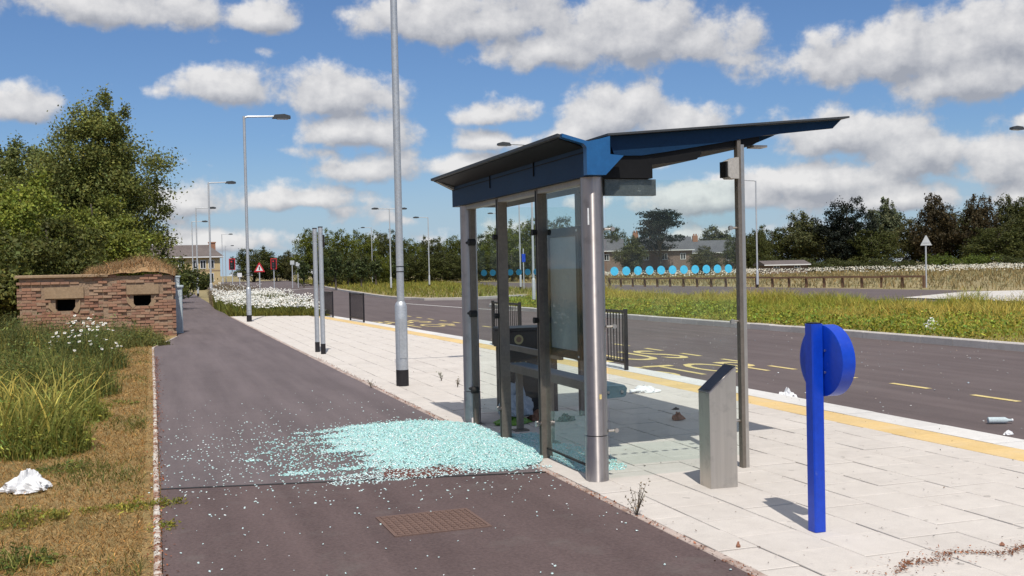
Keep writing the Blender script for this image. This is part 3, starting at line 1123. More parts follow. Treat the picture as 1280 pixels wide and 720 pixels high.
# ------------------------------------------------------------------ left: trees and shrubs behind the pillbox
t = make_tree('willow_tree', 'tall grey green tree rising highest behind the brick pillbox', 'tree', 9.6, 3.3, 11, (0.168, 0.182, 0.046), 100000, 0.125, 0.10, 20)
t.location = (*AT(128, 46), -0.03)
t = make_tree('willow_tree', 'second grey green tree standing left of the tallest tree by the pillbox', 'tree', 7.9, 3.4, 12, (0.15, 0.172, 0.05), 70000, 0.125, 0.1, 13)
t.location = (*AT(40, 47), -0.03)
t = make_tree('bright_tree', 'bright green leafy small tree growing beside the brick pillbox end', 'tree', 5.6, 2.9, 13, (0.215, 0.245, 0.038), 44000, 0.125, 0.02, 14)
t.location = (*AT(28, 39), -0.03)
t = make_tree('bright_tree', 'olive green round tree right behind the pillbox roof', 'tree', 5.0, 2.5, 14, (0.165, 0.185, 0.032), 40000, 0.125, 0.02, 12)
t.location = (*AT(118, 41), -0.03)
t = make_tree('bright_tree', 'dark leafy tree overhanging the pillbox from behind its left half', 'tree', 3.9, 2.3, 15, (0.105, 0.115, 0.028), 24000, 0.12, 0.02, 11)
t.location = (*AT(60, 36.5), -0.03)
for i, (px, dep, h, rw, base, lab) in enumerate([
        (178, 52, 3.6, 2.0, GREEN_OLIVE, 'olive bush behind the grassy mound of the pillbox'),
        (203, 62, 2.7, 2.1, GREEN_MID, 'dark green bush beside the bend of the path'),
        (216, 78, 2.3, 2.2, GREEN_DARK, 'deep green bush in front of the yellow brick house'),
        (250, 120, 2.0, 2.0, GREEN_MID, 'small bush against the yellow brick house end'),
        (-8, 34, 3.6, 1.9, GREEN_MID, 'leafy bush at the far left of the pillbox wall'),
        (8, 29, 1.9, 0.9, GREEN_OLIVE, 'low weedy bush against the left corner of the pillbox')]):
    t = make_tree('bush', lab, 'bush', h, rw, 30 + i, base, 7000, 0.12 + dep * 0.0011, 0, 12, style='bush')
    t.location = (*AT(px, dep), -0.03)

# ------------------------------------------------------------------ far tree belts
protos = {}


def proto(key, **kw):
    protos[key] = dict(**kw)


BELT = 'trees of the distant belt beyond the field'
kinds = [
    dict(key='oak', h=12, rw=5.5, base=(0.072, 0.080, 0.020), seed=51, style='dome', cf=0.06),
    dict(key='ash', h=12, rw=4.6, base=(0.090, 0.095, 0.034), seed=52, style='round', cf=0.12),
    dict(key='lime', h=12, rw=6.0, base=(0.115, 0.132, 0.018), seed=53, style='dome', cf=0.03),
    dict(key='copper', h=12, rw=4.8, base=(0.066, 0.050, 0.022), seed=54, style='round', cf=0.05),
    dict(key='olive', h=12, rw=5.2, base=(0.082, 0.080, 0.026), seed=55, style='round', cf=0.04),
    dict(key='conifer', h=12, rw=5.6, base=(0.016, 0.022, 0.013), seed=56, style='dome', cf=0.02),
    dict(key='pine', h=12, rw=5.6, base=(0.018, 0.026, 0.016), seed=57, style='pine', cf=0.45),
    dict(key='silver', h=12, rw=3.6, base=(0.13, 0.145, 0.075), seed=58, style='round', cf=0.3),
    dict(key='shrub', h=4, rw=3.4, base=(0.11, 0.145, 0.025), seed=59, style='bush', cf=0),
    dict(key='dull_shrub', h=4, rw=3.6, base=(0.065, 0.075, 0.022), seed=60, style='bush', cf=0),
]
KD = {k['key']: k for k in kinds}
first = {}


def far_tree(key, px, top, depth, label, cat='tree', width=None, group=None, name=None, zoff=-0.17):
    """place a tree so that its top shows at picture row `top` when it stands at `depth`"""
    k = KD[key]
    hor = 347 - 0.0218 * (px - 195)
    H = EYE + (hor - top) / F * depth - zoff
    s = H / k['h']
    w = (width / F * depth / 2 / k['rw']) if width else s
    x, y = AT(px, depth)
    nm = name or {'conifer': 'conifer_tree', 'pine': 'pine_tree', 'shrub': 'shrub', 'dull_shrub': 'shrub'}.get(key, 'broadleaf_tree')
    if key not in first:
        nl = {'pine': 12000, 'conifer': 18000}.get(key, 18000 if k['style'] != 'bush' else 6000)
        lf = 0.34 if k['style'] != 'bush' else 0.24
        t = make_tree(nm, label, cat, k['h'], k['rw'], k['seed'], k['base'], nl, lf, k['cf'], 26 if k['style'] == 'pine' else 14, group, k['style'])
        first[key] = t
        t.location = (x, y, zoff)
        t.rotation_euler = (0, 0, random.uniform(0, 6.28))
        t.scale = (w, w, s)
    else:
        t = dup(first[key], (x, y, zoff), random.uniform(0, 6.28), (w, w, s), label, group)
        t.name = nm
        t['category'] = cat
        if group is None and 'group' in t:
            del t['group']
    return t


# right belt (picture column, top row, depth, kind, width in pixels)
right = [('conifer', 1060, 248, 205, 84, 'black green conifer, broadest dark tree of the belt beyond the field'),
         ('ash', 1003, 266, 212, 70, 'grey green tree standing left beside the black conifer'),
         ('silver', 1108, 250, 225, 46, 'slender pale feathery tree rising right beside the black conifer'),
         ('olive', 1140, 274, 218, 70, 'low olive tree between the feathery tree and the tall brown tree'),
         ('copper', 1170, 240, 210, 62, 'tall brownish tree behind the triangular sign'),
         ('oak', 1195, 262, 215, 62, 'dark green tree right beside the tall brownish tree'),
         ('copper', 1225, 241, 205, 58, 'purple brown tree with twin tops in the belt'),
         ('ash', 1262, 246, 210, 60, 'grey green tree right beside the purple brown tree'),
         ('oak', 1300, 238, 206, 80, 'dark tree closing the belt to the right of all others'),
         ('oak', 966, 282, 214, 60, 'rounded dark tree beside the low shed roof'),
         ('olive', 1040, 284, 226, 90, 'low dull tree backing the black conifer'),
         ('oak', 1090, 285, 200, 70, 'dark rounded tree at the foot of the feathery tree'),
         ('oak', 1250, 282, 198, 90, 'low dark tree in front of the purple brown tree')]
for (k, px, top, dep, w, lab) in right:
    far_tree(k, px, top, dep, lab, width=w)
for i, (px, top, w, key, lab) in enumerate([
        (1176, 317, 40, 'shrub', 'bright green bush just right of the triangular sign'), (1225, 317, 44, 'shrub', 'bright green bush below the purple brown tree'),
        (1120, 322, 70, 'dull_shrub', None), (1015, 322, 60, 'dull_shrub', None), (1275, 318, 60, 'dull_shrub', None), (975, 318, 50, 'dull_shrub', None), (1075, 326, 60, 'dull_shrub', None), (1060, 322, 50, 'dull_shrub', None)]):
    far_tree(key, px, top, 178 + i * 2, lab or 'dull green shrub along the foot of the distant tree belt', 'shrub', w, None if lab else 'shrubs along the tree belt')
# middle: houses and pine
far_tree('pine', 826, 264, 190, 'black green pine with layered flat crown behind the slate roofs', width=80)
for (k, px, top, dep, w, lab) in [
        ('ash', 790, 296, 172, 44, 'grey bushy tree in front of the slate roofed house'),
        ('oak', 765, 282, 205, 46, 'dark tree left of the slate roofed house'),
        ('ash', 896, 284, 230, 70, 'pale grey tree behind the far slate roof'),
        ('olive', 880, 308, 168, 46, 'dull bush tree before the far slate roof'),
        ('oak', 925, 292, 188, 46, 'small dark tree beside the far slate roof'),
        ('oak', 948, 288, 208, 40, 'dark tree behind the shelter end post')]:
    far_tree(k, px, top, dep, lab, width=w)
# centre belt beyond the grass island
CB = 'trees of the belt beyond the road bend'
for i, (k, px, top, dep, w) in enumerate([('lime', 392, 284, 150, 54), ('lime', 428, 286, 155, 50), ('lime', 458, 286, 160, 46), ('oak', 486, 288, 165, 46), ('lime', 512, 298, 170, 44),
                                          ('oak', 540, 296, 175, 44), ('lime', 565, 294, 178, 46), ('oak', 596, 290, 172, 52), ('lime', 628, 280, 168, 56), ('lime', 660, 272, 170, 60),
                                          ('oak', 694, 268, 175, 60), ('oak', 726, 280, 180, 50), ('oak', 415, 312, 128, 40), ('oak', 446, 314, 132, 44), ('lime', 478, 318, 136, 40),
                                          ('oak', 520, 316, 142, 54), ('oak', 556, 314, 145, 54), ('oak', 596, 316, 148, 54), ('oak', 640, 312, 150, 60), ('oak', 690, 312, 152, 60)]):
    lab = {'lime': 'yellow green rounded tree in the belt beyond the road bend', 'oak': 'dark green rounded tree in the belt beyond the road bend'}[k]
    own = {392: 'yellow green tree rising behind the pair of bare galvanised posts', 458: 'yellow green tree right behind the small far lamp post',
           486: 'dark green tree right behind the twin armed lamp post', 540: 'dark green tree right behind the single armed lamp post',
           596: 'dark green tree showing through the shelter bay beside its far column', 726: 'dark green tree behind the near shelter column'}.get(px) if dep > 149 else None
    if own:
        far_tree(k, px, top, dep, own, width=w)
        continue
    far_tree(k, px, top, dep, lab, width=w, group=CB + (' (yellow green)' if k == 'lime' else ' (dark green)'))
# far end of the road
for (k, px, top, w, lab) in [('oak', 318, 309, 60, 'dark tree at the far end of the road'), ('oak', 346, 318, 46, 'smaller dark tree beside the dark tree at the road end'),
                             ('olive', 362, 314, 30, 'dull tree at the road end left of the yellow green belt')]:
    far_tree(k, px, top, 260, lab, width=w)

# ------------------------------------------------------------------ buildings


def window(parent, x, y, z, w, h, axis='y'):
    """white framed window set in a wall facing -Y"""
    fr = MB()
    t = 0.09
    fr.box(x - w / 2, x - w / 2 + t, y - 0.08, y + 0.02, z, z + h)
    fr.box(x + w / 2 - t, x + w / 2, y - 0.08, y + 0.02, z, z + h)
    fr.box(x - w / 2 + t, x + w / 2 - t, y - 0.08, y + 0.02, z, z + t)
    fr.box(x - w / 2 + t, x + w / 2 - t, y - 0.08, y + 0.02, z + h - t, z + h)
    fr.box(x - t / 2, x + t / 2, y - 0.075, y + 0.02, z + t, z + h - t)
    wo_ = fr.build('window', 'window_white', parent)
    MB().box(x - w / 2 + t, x + w / 2 - t, y - 0.03, y + 0.01, z + t, z + h - t).build('pane', 'window_dark', wo_)
    return wo_


def hip_roof(mb, x0, x1, y0, y1, z, h, ov=0.5, hip=3.0, thick=0.25):
    xa, xb, ya, yb = x0 - ov, x1 + ov, y0 - ov, y1 + ov
    ym = (ya + yb) / 2
    v = [(xa, ya, z), (xb, ya, z), (xb, yb, z), (xa, yb, z), (xa, ya, z + thick), (xb, ya, z + thick), (xb, yb, z + thick), (xa, yb, z + thick), (xa + hip, ym, z + h), (xb - hip, ym, z + h)]
    f = [(3, 2, 1, 0), (0, 1, 5, 4), (1, 2, 6, 5), (2, 3, 7, 6), (3, 0, 4, 7), (4, 5, 9, 8), (5, 6, 9), (6, 7, 8, 9), (7, 4, 8)]
    return mb.add(v, f)


x0, y0 = AT(276, 186)
hs = thing('brick_house', 'yellow brick house with hipped slate roof at the end of the path', 'house', (x0, y0, -0.1), -0.05)
W_ = 13.5
MB().box(-W_, 0, 0, 7, 0, 5.0).build('wall', 'yellow_brick', hs)
MB().box(-W_ - .03, .03, -0.04, 7.03, 2.55, 2.75).build('band_course', 'lintel', hs)
rf = hip_roof(MB(), -W_, 0, 0, 7, 5.0, 2.3, 0.6, 2.6).build('roof', 'slate', hs)
MB().box(-1.9, -0.7, 3.0, 3.8, 5.6, 7.6).box(-2.0, -0.6, 2.9, 3.9, 7.6, 7.8).build('chimney', 'chimney', rf)
MB().box(-W_ - .62, .62, -0.66, -0.58, 4.95, 5.15).build('gutter', 'window_white', hs)
for wx in (-1.5, -2.9, -4.2, -6.6, -8.0, -10.0, -11.8):
    window(hs, wx, 0, 3.0, 1.0, 1.5)
for wx in (-1.6, -4.0, -7.5, -10.5):
    window(hs, wx, 0, 0.7, 1.0, 1.5)


def far_house(px0, px1, depth, eave, ridge, label, wall='dull_brick', roof='slate_blue', chim=(0.3,), rot=0.0):
    xa, ya = AT(px0, depth)
    xb, yb = AT(px1, depth)
    L = math.dist((xa, ya), (xb, yb))
    hor = 347 - 0.0218 * ((px0 + px1) / 2 - 195)
    ze = EYE + (hor - eave) / F * depth + 0.17
    zr = EYE + (hor - ridge) / F * depth + 0.17
    h = thing('slate_house', label, 'house', (xa, ya, -0.17), math.atan2(yb - ya, xb - xa))
    MB().box(0, L, 0, 7, 0, ze).build('wall', wall, h)
    mb = MB()
    mb.add([(-.4, -.5, ze - .1), (L + .4, -.5, ze - .1), (L + .4, 7.5, ze - .1), (-.4, 7.5, ze - .1), (-.4, -.5, ze + .1), (L + .4, -.5, ze + .1), (L + .4, 7.5, ze + .1), (-.4, 7.5, ze + .1), (-.4, 3.5, zr), (L + .4, 3.5, zr)],
           [(3, 2, 1, 0), (0, 1, 5, 4), (2, 3, 7, 6), (4, 5, 9, 8), (6, 7, 8, 9), (1, 2, 6, 9, 5), (3, 0, 4, 8, 7)])
    r_ = mb.build('roof', roof, h)
    for c in chim:
        MB().box(c * L - .5, c * L + .5, 3.1, 4.0, zr - .8, zr + 1.0).box(c * L - .35, c * L - .1, 3.3, 3.6, zr + 1.0, zr + 1.35).box(c * L + .1, c * L + .35, 3.3, 3.6, zr + 1.0, zr + 1.35).build('chimney', 'chimney', r_)
    n = max(2, int(L / 3.2))
    for i in range(n):
        window(h, (i + 0.5) * L / n, 0, ze * 0.62, 1.0, min(1.2, ze * 0.3))
    MB().box(-.4, L + .4, -.6, -.5, ze - .12, ze + .05).build('gutter', 'window_white', h)
    return h


far_house(797, 866, 196, 313, 296, 'slate roofed house with two red chimney stacks seen through the shelter glass', chim=(0.02, 0.32))
far_house(752, 780, 200, 314, 298, 'low slate roofed house left of the house with two chimneys', chim=())
far_house(868, 926, 205, 316, 300, 'slate roofed brick house right of the house with two chimneys', chim=(0.1,))
far_house(958, 1010, 172, 331, 325.5, 'low grey shed roof in front of the dark trees', wall='dull_brick', roof='slate', chim=())

# ------------------------------------------------------------------ brick pillbox
def XY(px, y):
    """x of a picture column on the line Y = y"""
    d = ray(px, 346)
    return d.x / d.y * y


pby0 = pby1 = 29.2
pbx0, pbx1 = XY(20, 29.2), XY(219, 29.2)
L = pbx1 - pbx0
pb = thing('brick_pillbox', 'old red brick pillbox with two gun slits and grassy mound on its roof', 'pillbox', (pbx0, pby0, -0.03), math.atan2(pby1 - pby0, pbx1 - pbx0))
H_ = 1.72
D_ = 3.0
sx_ = lambda px: XY(px, 29.2) - pbx0
slits = [(sx_(68), sx_(93), 0.76, 1.06), (sx_(166), sx_(188), 0.84, 1.12)]     # x0,x1,z0,z1 of the openings at the face
core = MB()
xs = [0.06]
for s in slits:
    xs += [s[0], s[1]]
xs.append(L - 0.06)
y_ = 0.06
for i in range(len(xs) - 1):
    if i % 2 == 0:
        core.box(xs[i], xs[i + 1], y_, D_, 0, H_ - 0.08)
    else:
        s = slits[i // 2]
        core.box(xs[i], xs[i + 1], y_, D_, 0, s[2])
        core.box(xs[i], xs[i + 1], y_, D_, s[3], H_ - 0.08)
        core.box(xs[i], xs[i + 1], 0.75, D_, s[2], s[3])
core.build('wall', 'mortar', pb)
rr = random.Random(5)
bm_ = MB()
bt_ = []


def brick_tone():
    c = rr.choice([(0.31, 0.165, 0.10), (0.35, 0.205, 0.13), (0.29, 0.145, 0.095), (0.36, 0.255, 0.165), (0.32, 0.185, 0.12), (0.26, 0.155, 0.11), (0.37, 0.28, 0.19)])
    k = rr.uniform(0.8, 1.15)
    return tuple(v * k for v in c)


lint = [(sx_(55), sx_(104), 1.09, 1.38), (sx_(158), sx_(198), 1.15, 1.40)]
row = 0
z = 0.0
while z < H_ - 0.1:
    x = -0.0 - (0.11 if row % 2 else 0)
    while x < L:
        a, b_ = max(0, x), min(L, x + 0.215)
        x += 0.227
        if b_ - a < 0.05:
            continue
        if any(a < s[1] + 0.0 and b_ > s[0] - 0.0 and z < s[3] and z + 0.065 > s[2] for s in slits):
            continue
        if any(a < s[1] and b_ > s[0] and z < s[3] and z + 0.065 > s[2] for s in lint):
            continue
        worn = 0.05 + (0.35 if z > H_ - 0.26 else 0) + (0.3 if (a < 0.1 or b_ > L - 0.1) else 0) + 0.25 * max(0, math.sin(a * 2.3 + z * 3.1) - 0.55)
        if rr.random() < worn:
            continue
        dp = rr.uniform(0.0, 0.045) + (0.025 if rr.random() < 0.2 else 0)
        bm_.box(a, b_, dp, 0.1, z + rr.uniform(0, .006), z + 0.066)
        bt_.append(brick_tone())
    z += 0.0765
    row += 1
z = 0
row = 0
while z < H_ - 0.1:       # right return wall
    yy = 0.1 + (0.11 if row % 2 else 0)
    while yy < D_:
        bm_.box(L - 0.1, L - rr.uniform(0.0, 0.03), yy, min(D_, yy + 0.215), z, z + 0.064)
        bt_.append(brick_tone())
        yy += 0.227
    z += 0.0765
    row += 1
o = bm_.build('brickwork', 'brick', pb)
at = o.data.color_attributes.new('Col', 'FLOAT_COLOR', 'POINT')
at.data.foreach_set('color', np.repeat(np.array([(*c, 1.0) for c in bt_], dtype=np.float32), 8, 0).ravel())
o['kind'] = 'stuff'
# per-brick tone
for (a, b_, z0, z1) in lint:
    MB().box(a, b_, -0.01, 0.3, z0, z1).build('lintel', 'lintel', pb)
for s in slits:
    # splayed jamb stones
    MB().prism([(s[0] - 0.16, s[3]), (s[0] + 0.05, s[2]), (s[0] - 0.02, s[2] - 0.06), (s[0] - 0.16, s[2] + 0.1)], 'y', 0.02, 0.4).build('jamb', 'lintel', pb)
    MB().prism([(s[1] + 0.12, s[3]), (s[1] - 0.07, s[2]), (s[1] + 0.04, s[2] - 0.06), (s[1] + 0.12, s[2] + 0.1)], 'y', 0.02, 0.4).build('jamb', 'lintel', pb)
    MB().box(s[0], s[1], 0.70, 0.745, s[2], s[3]).build('slit', 'void', pb)
# concrete roof slab and mound
MB().box(-0.03, sx_(135), -0.04, D_ + 0.03, H_ - 0.09, H_ - 0.02, 0.02).build('roof_slab', 'lintel', pb)
nx, nyy = 40, 20
MX = sx_(105)
V, Fq = [], []
for i in range(nx + 1):
    for j in range(nyy + 1):
        u, v = i / nx, j / nyy
        x = MX + (L + 0.02 - MX) * u
        yv = -0.05 + (D_ + 0.1) * v
        edge = min(1, 9 * v + 0.15, 9 * (1 - v) + 0.15) ** 0.5
        prof = float(np.interp(u, [0, .12, .3, .5, .66, .8, .93, 1], [0.02, .10, .24, .31, .36, .30, .17, 0.0]))
        zz = H_ - 0.12 + (prof + (0.10 * math.sin(x * 6 + yv * 3) + 0.08 * math.sin(x * 13 - yv * 5)) * prof + rr.uniform(-.02, .02)) * edge
        V.append((x, yv, zz))
for i in range(nx):
    for j in range(nyy):
        a = i * (nyy + 1) + j
        Fq.append((a, a + nyy + 1, a + nyy + 2, a + 1))
MB().add(V, Fq).build('mound', 'thatch', pb, True)
RNG = np.random.default_rng(77)
n = 7000
u, v = RNG.uniform(0, 1, n), RNG.uniform(0, 1, n)
x = MX + (L + 0.0 - MX) * u
yv = -0.05 + (D_ + 0.1) * v
prof = np.interp(u, [0, .12, .3, .5, .66, .8, .93, 1], [0.02, .10, .24, .31, .36, .30, .17, 0.0])
edge = np.minimum(1, np.minimum(9 * v + .15, 9 * (1 - v) + .15)) ** 0.5
zz = H_ - 0.13 + prof * edge
V, Fq, C = blades(x, yv, zz, RNG.uniform(0.05, 0.26, n) * np.clip(1 + 0.6 * smooth_noise2(x, yv, 4.0, 17), .3, 2), RNG.uniform(0.010, 0.022, n), RNG.uniform(0.3, 1.5, n), hsv_jit((0.36, 0.235, 0.12), n, 0.32, 0.10))
o = link('dry_grass', arr_mesh('dry_grass', V, Fq, C), 'grass', pb)
o['kind'] = 'stuff'

# pale grey-blue metal pillar beside the pillbox
bx_, by_ = AT(222, 29.0)
gp = thing('gate_pier', 'pale blue grey boxed metal pier beside the pillbox corner', 'pier', (bx_, by_, -0.02), -0.1)
MB().box(-0.115, 0.115, -0.12, 0.12, 0, 1.28, 0.01).build('shaft', 'pale_blue', gp)
MB().box(-0.15, 0.15, -0.16, 0.16, 1.28, 1.34, 0.01).build('ledge', 'pale_blue', gp)
MB().box(-0.13, 0.05, -0.13, 0.13, 1.34, 1.56, 0.01).box(-0.16, 0.08, -0.15, 0.15, 1.56, 1.60, 0.01).build('cap', 'pale_blue', gp)
MB().box(-0.07, 0.07, -0.132, -0.12, 0.3, 1.1).build('door', 'pale_blue', gp)

# ------------------------------------------------------------------ lamp posts


def lamp_post(label, loc, h=7.0, arms=(1,), near=False, group=None):
    t = thing('lamp_post', label, 'lamp post', (*loc, 0), 0, group)
    mat = 'galv' if near else 'galv_far'
    n = 20 if near else 8
    MB().tube([(0, 0, 0), (0, 0, 0.22)], 0.0855, n).build('base_band', 'black_band', t, True)
    MB().tube([(0, 0, 0.2), (0, 0, 1.08), (0, 0, 1.12), (0, 0, 1.15)], [0.083, 0.083, 0.072, 0.052], n).build('base_sleeve', mat, t, True)
    if near:
        MB().box(-0.045, 0.045, -0.0865, -0.06, 0.38, 0.92, 0).build('access_door', mat, t)
        for zz in (1.55, 1.62):
            MB().tube([(0, 0, zz), (0, 0, zz + 0.012)], 0.054, n).build('strap', 'black_band', t)
    k = 0.051 if near else 0.055
    MB().tube([(0, 0, 1.12), (0, 0, h - 0.06), (0, 0, h)], [k, k * 0.86, k * 0.86], n).build('pole', mat, t, True)
    for a in arms:
        ar = MB().tube([(0, 0, h - 0.05), (a * 0.12, 0, h - 0.01), (a * 1.0, 0, h + 0.02)], [0.036, 0.034, 0.030], 8).build('arm', mat, t, True)
        s = a
        hd = MB().prism([(s * 0.92, h - 0.05), (s * 1.0, h + 0.07), (s * 1.32, h + 0.10), (s * 1.52, h + 0.045), (s * 1.53, h - 0.045)], 'y', -0.11, 0.11).build('lamp_head', 'lamp_dark', t)
        MB().prism([(s * 1.08, h - 0.075), (s * 1.08, h - 0.05), (s * 1.48, h - 0.046), (s * 1.46, h - 0.07)], 'y', -0.09, 0.09).build('lens', 'lens', hd)
    return t


lamp_post('galvanised lamp post on the paving just behind the bus shelter', (3.16, 14.0), 7.0, (1,), True)
lamp_post('galvanised lamp post at the far end of the paving before the daisies', (2.96, 36.1), 6.87, (1,), True)
dl = 'far lamp post in the row beside the path beyond the daisies'
for (px, dep, hh) in ((264, 60, 6.9), (247.5, 82, 6.9), (242, 104, 7.0), (279, 150, 7.5), (283, 190, 7.0)):
    lamp_post(dl, AT(px, dep), hh, (1,), group='far lamp posts beside the path')
lamp_post('lamp post with its head reaching left over the shelter roof', (15.75, 43.3), 7.0, (-1,))
lamp_post('lamp post on the island seen through the open shelter bay', AT(651, 80), 7.0, (-1,))
lamp_post('twin armed lamp post on the grass island', AT(489, 90), 7.0, (1, -1))
lamp_post('single armed lamp post right of the twin armed lamp post', AT(537, 106), 7.0, (-1,))
lamp_post('lamp post at the rail fence behind the shelter end post', AT(947, 69), 7.05, (-1,))
lamp_post('lamp post at the right of the rail fence with head over the road', AT(1303, 44), 6.95, (-1,))
lamp_post('lamp post seen through the leftmost shelter bay', AT(628, 118), 7.9, (-1,))
lamp_post('small far lamp post left of the twin armed lamp post', AT(466, 150), 8.0, (-1,))

# twin galvanised sign posts
for i, (px, dep) in enumerate(((397, 20.55), (404.2, 20.3))):
    x, y = G(px, 440 if i == 0 else 442.5)
    t = thing('sign_post', ['bare galvanised steel post standing just left of its twin on the paving', 'bare galvanised steel post standing just right of its twin on the paving'][i], 'post', (x, y, 0))
    MB().tube([(0, 0, 0), (0, 0, 0.2)], 0.047, 14).build('base_band', 'black_band', t, True)
    MB().tube([(0, 0, 0.2), (0, 0, 2.44)], 0.044, 14).build('pole', 'galv', t, True)
    MB().tube([(0, 0, 1.37), (0, 0, 1.40)], 0.0465, 14).build('collar', 'galv', t, True)
    MB().tube([(0, 0, 2.44), (0, 0, 2.46)], 0.046, 14).build('cap', 'black_band', t, True)
    for zz in (2.2, 2.32):
        MB().tube([(0, 0, zz), (0, 0, zz + 0.02)], 0.047, 14).build('clip', 'galv', t)
    if i:
        MB().box(0.045, 0.075, -0.03, 0.03, 2.06, 2.30).build('bracket', 'black_band', t)


# black guard rails along the kerb
def guard_rail(y0, y1, label, group=None):
    ym = (y0 + y1) / 2
    x = kerb_x(ym) - 0.36
    a = math.atan2(-(kerb_x(y1) - kerb_x(y0)), y1 - y0)
    t = thing('guard_rail', label, 'railing', (x, ym, 0), a, group)
    h = (y1 - y0) / 2
    for s in (-1, 1):
        MB().box(-0.025, 0.025, s * h - 0.025, s * h + 0.025, 0, 0.92).build('post', 'black_rail', t)
    MB().box(-0.018, 0.018, -h + 0.025, h - 0.025, 0.86, 0.90).build('top_rail', 'black_rail', t)
    MB().box(-0.018, 0.018, -h + 0.025, h - 0.025, 0.10, 0.135).build('bottom_rail', 'black_rail', t)
    n = int(2 * h / 0.105)
    bar = None
    for i in range(1, n):
        yy = -h + 2 * h * i / n
        if bar is None:
            o = MB().box(-0.007, 0.007, -0.007, 0.007, 0.135, 0.86).build('bar', 'black_rail', t)
            bar = o.data
        else:
            o = bpy.data.objects.new('bar', bar)
            COL.objects.link(o)
            o.parent = t
        o.location = (0, yy, 0)


guard_rail(14.35, 16.2, 'black barred guard rail on the kerb beside the shelter end')
guard_rail(19.0, 20.6, 'black barred guard rail seen through the open shelter bay')
guard_rail(32.4, 34.3, 'black barred guard rail near the paving end, closer to the shelter of two')
guard_rail(37.0, 38.6, 'black barred guard rail closest to the daisy bed')

# ------------------------------------------------------------------ bus shelter
sh = thing('bus_shelter', 'vandalised glass and steel bus shelter with blue cantilever roof', 'bus shelter', (3.0, 7.0, 0))
# local: x from the back line, y from the near end


def S(x0, x1, y0, y1, z0, z1, name, mat, parent=sh, ch=0):
    return MB().box(x0, x1, y0, y1, z0, z1, ch).build(name, mat, parent)


YB = [0.03, 1.06, 2.10, 3.2]            # back line: near column, two posts, far column
for k, yy in ((0, YB[0]), (1, YB[3])):
    c = MB().tube([(0.02, yy, 0.335), (0.02, yy, 2.205)], 0.083, 32).build('column', 'steel', sh, True)
    MB().tube([(0.02, yy, 0.0), (0.02, yy, 0.328)], 0.0845, 32).build('base_sleeve', 'steel', c, True)
MB().box(0.012, 0.03, -0.0560, -0.0535, 0.60, 0.635).build('sticker', 'yellow_paint', sh)
MB().box(-0.045, -0.033, -0.0405, -0.038, 1.86, 1.98).build('tape_scrap', 'sign_white', sh)
S(0.0, 0.05, 3.06, 3.116, 0.0, 2.2, 'channel', 'post_metal')
S(0.0, 0.05, 0.115, 0.16, 0.0, 2.2, 'channel', 'post_metal')
for yy in YB[1:3]:
    p = S(-0.035, 0.055, yy - 0.03, yy + 0.03, 0.0, 2.2, 'post', 'post_metal')
    S(-0.039, -0.035, yy - 0.008, yy + 0.008, 0.02, 2.19, 'slot', 'rubber', p)
    for zz in (0.28, 1.13, 1.85):
        MB().tube([(-0.035, yy, zz), (-0.075, yy, zz)], [0.022, 0.026], 12).build('clamp', 'rubber' if zz > 0.5 else 'steel', p, True)
# clamps on the columns reaching for the missing glass
for zz in (0.36, 1.12, 1.83):
    MB().tube([(-0.02, 2.98, zz), (-0.02, 3.16, zz)], 0.014, 8).tube([(-0.05, 2.98, zz), (0.02, 2.98, zz)], 0.034, 12).build('clamp', 'rubber', sh, True)
    MB().tube([(0.10, 0.0, zz), (0.16, 0.0, zz)], 0.010, 8).tube([(0.16, -0.022, zz), (0.16, 0.0, zz)], 0.017, 12).build('clamp', 'steel_flat', sh, True)
    MB().tube([(1.13, 0.0, zz), (1.20, 0.0, zz)], 0.010, 8).tube([(1.14, -0.022, zz), (1.14, 0.0, zz)], 0.017, 12).build('clamp', 'steel_flat', sh, True)
# front end posts
ep = S(1.195, 1.225, -0.035, 0.015, 0, 2.50, 'end_post', 'post_metal')
S(1.226, 1.255, -0.032, 0.012, 0, 2.46, 'end_post_facing', 'steel_flat')
S(1.195, 1.245, 3.16, 3.22, 0, 2.50, 'end_post', 'post_metal')
jb = MB().prism([(1.10, 2.22), (1.125, 2.20), (1.193, 2.20), (1.193, 2.36), (1.17, 2.36), (1.10, 2.33)], 'y', -0.06, 0.05).build('junction_box', 'header', sh)
MB().box(1.085, 1.0995, -0.05, 0.04, 2.21, 2.33).build('cover', 'roof_under', jb)
# panes
gl = S(0.115, 1.188, -0.005, 0.005, 0.10, 2.19, 'end_pane', 'pane')
for i in range(11):
    xx = 0.172 + i * 0.0945
    MB().prism([(xx + 0.0320 * math.cos(q * math.pi / 12), 1.522 + 0.0320 * math.sin(q * math.pi / 12)) for q in range(24)], 'y', -0.0085, -0.006).build('dot', 'dot', gl)
gl2 = S(0.115, 1.188, 3.195, 3.205, 0.10, 2.19, 'end_pane', 'pane')
for i in range(11):
    xx = 0.172 + i * 0.0945
    MB().prism([(xx + 0.0320 * math.cos(q * math.pi / 12), 1.522 + 0.0320 * math.sin(q * math.pi / 12)) for q in range(24)], 'y', 3.1915, 3.194).build('dot', 'dot', gl2)
bp = S(0.005, 0.015, 0.165, 1.02, 0.09, 2.17, 'back_pane', 'pane')
S(0.0, 0.02, 0.165, 1.02, 0.075, 0.089, 'pane_seal', 'rubber', bp)
# header under the beam and fascia beam
S(-0.03, 0.06, 0.118, 3.10, 2.165, 2.205, 'header', 'header')
bm2 = S(-0.075, 0.065, -0.06, 3.44, 2.206, 2.42, 'fascia_beam', 'roof_blue_shaded')
for yy in (0.98, 2.15):
    S(-0.083, -0.0755, yy - 0.006, yy + 0.006, 2.30, 2.415, 'bracket', 'roof_under', bm2)
S(-0.0785, -0.0755, -0.055, 3.435, 2.372, 2.38, 'seam', 'roof_under', bm2)
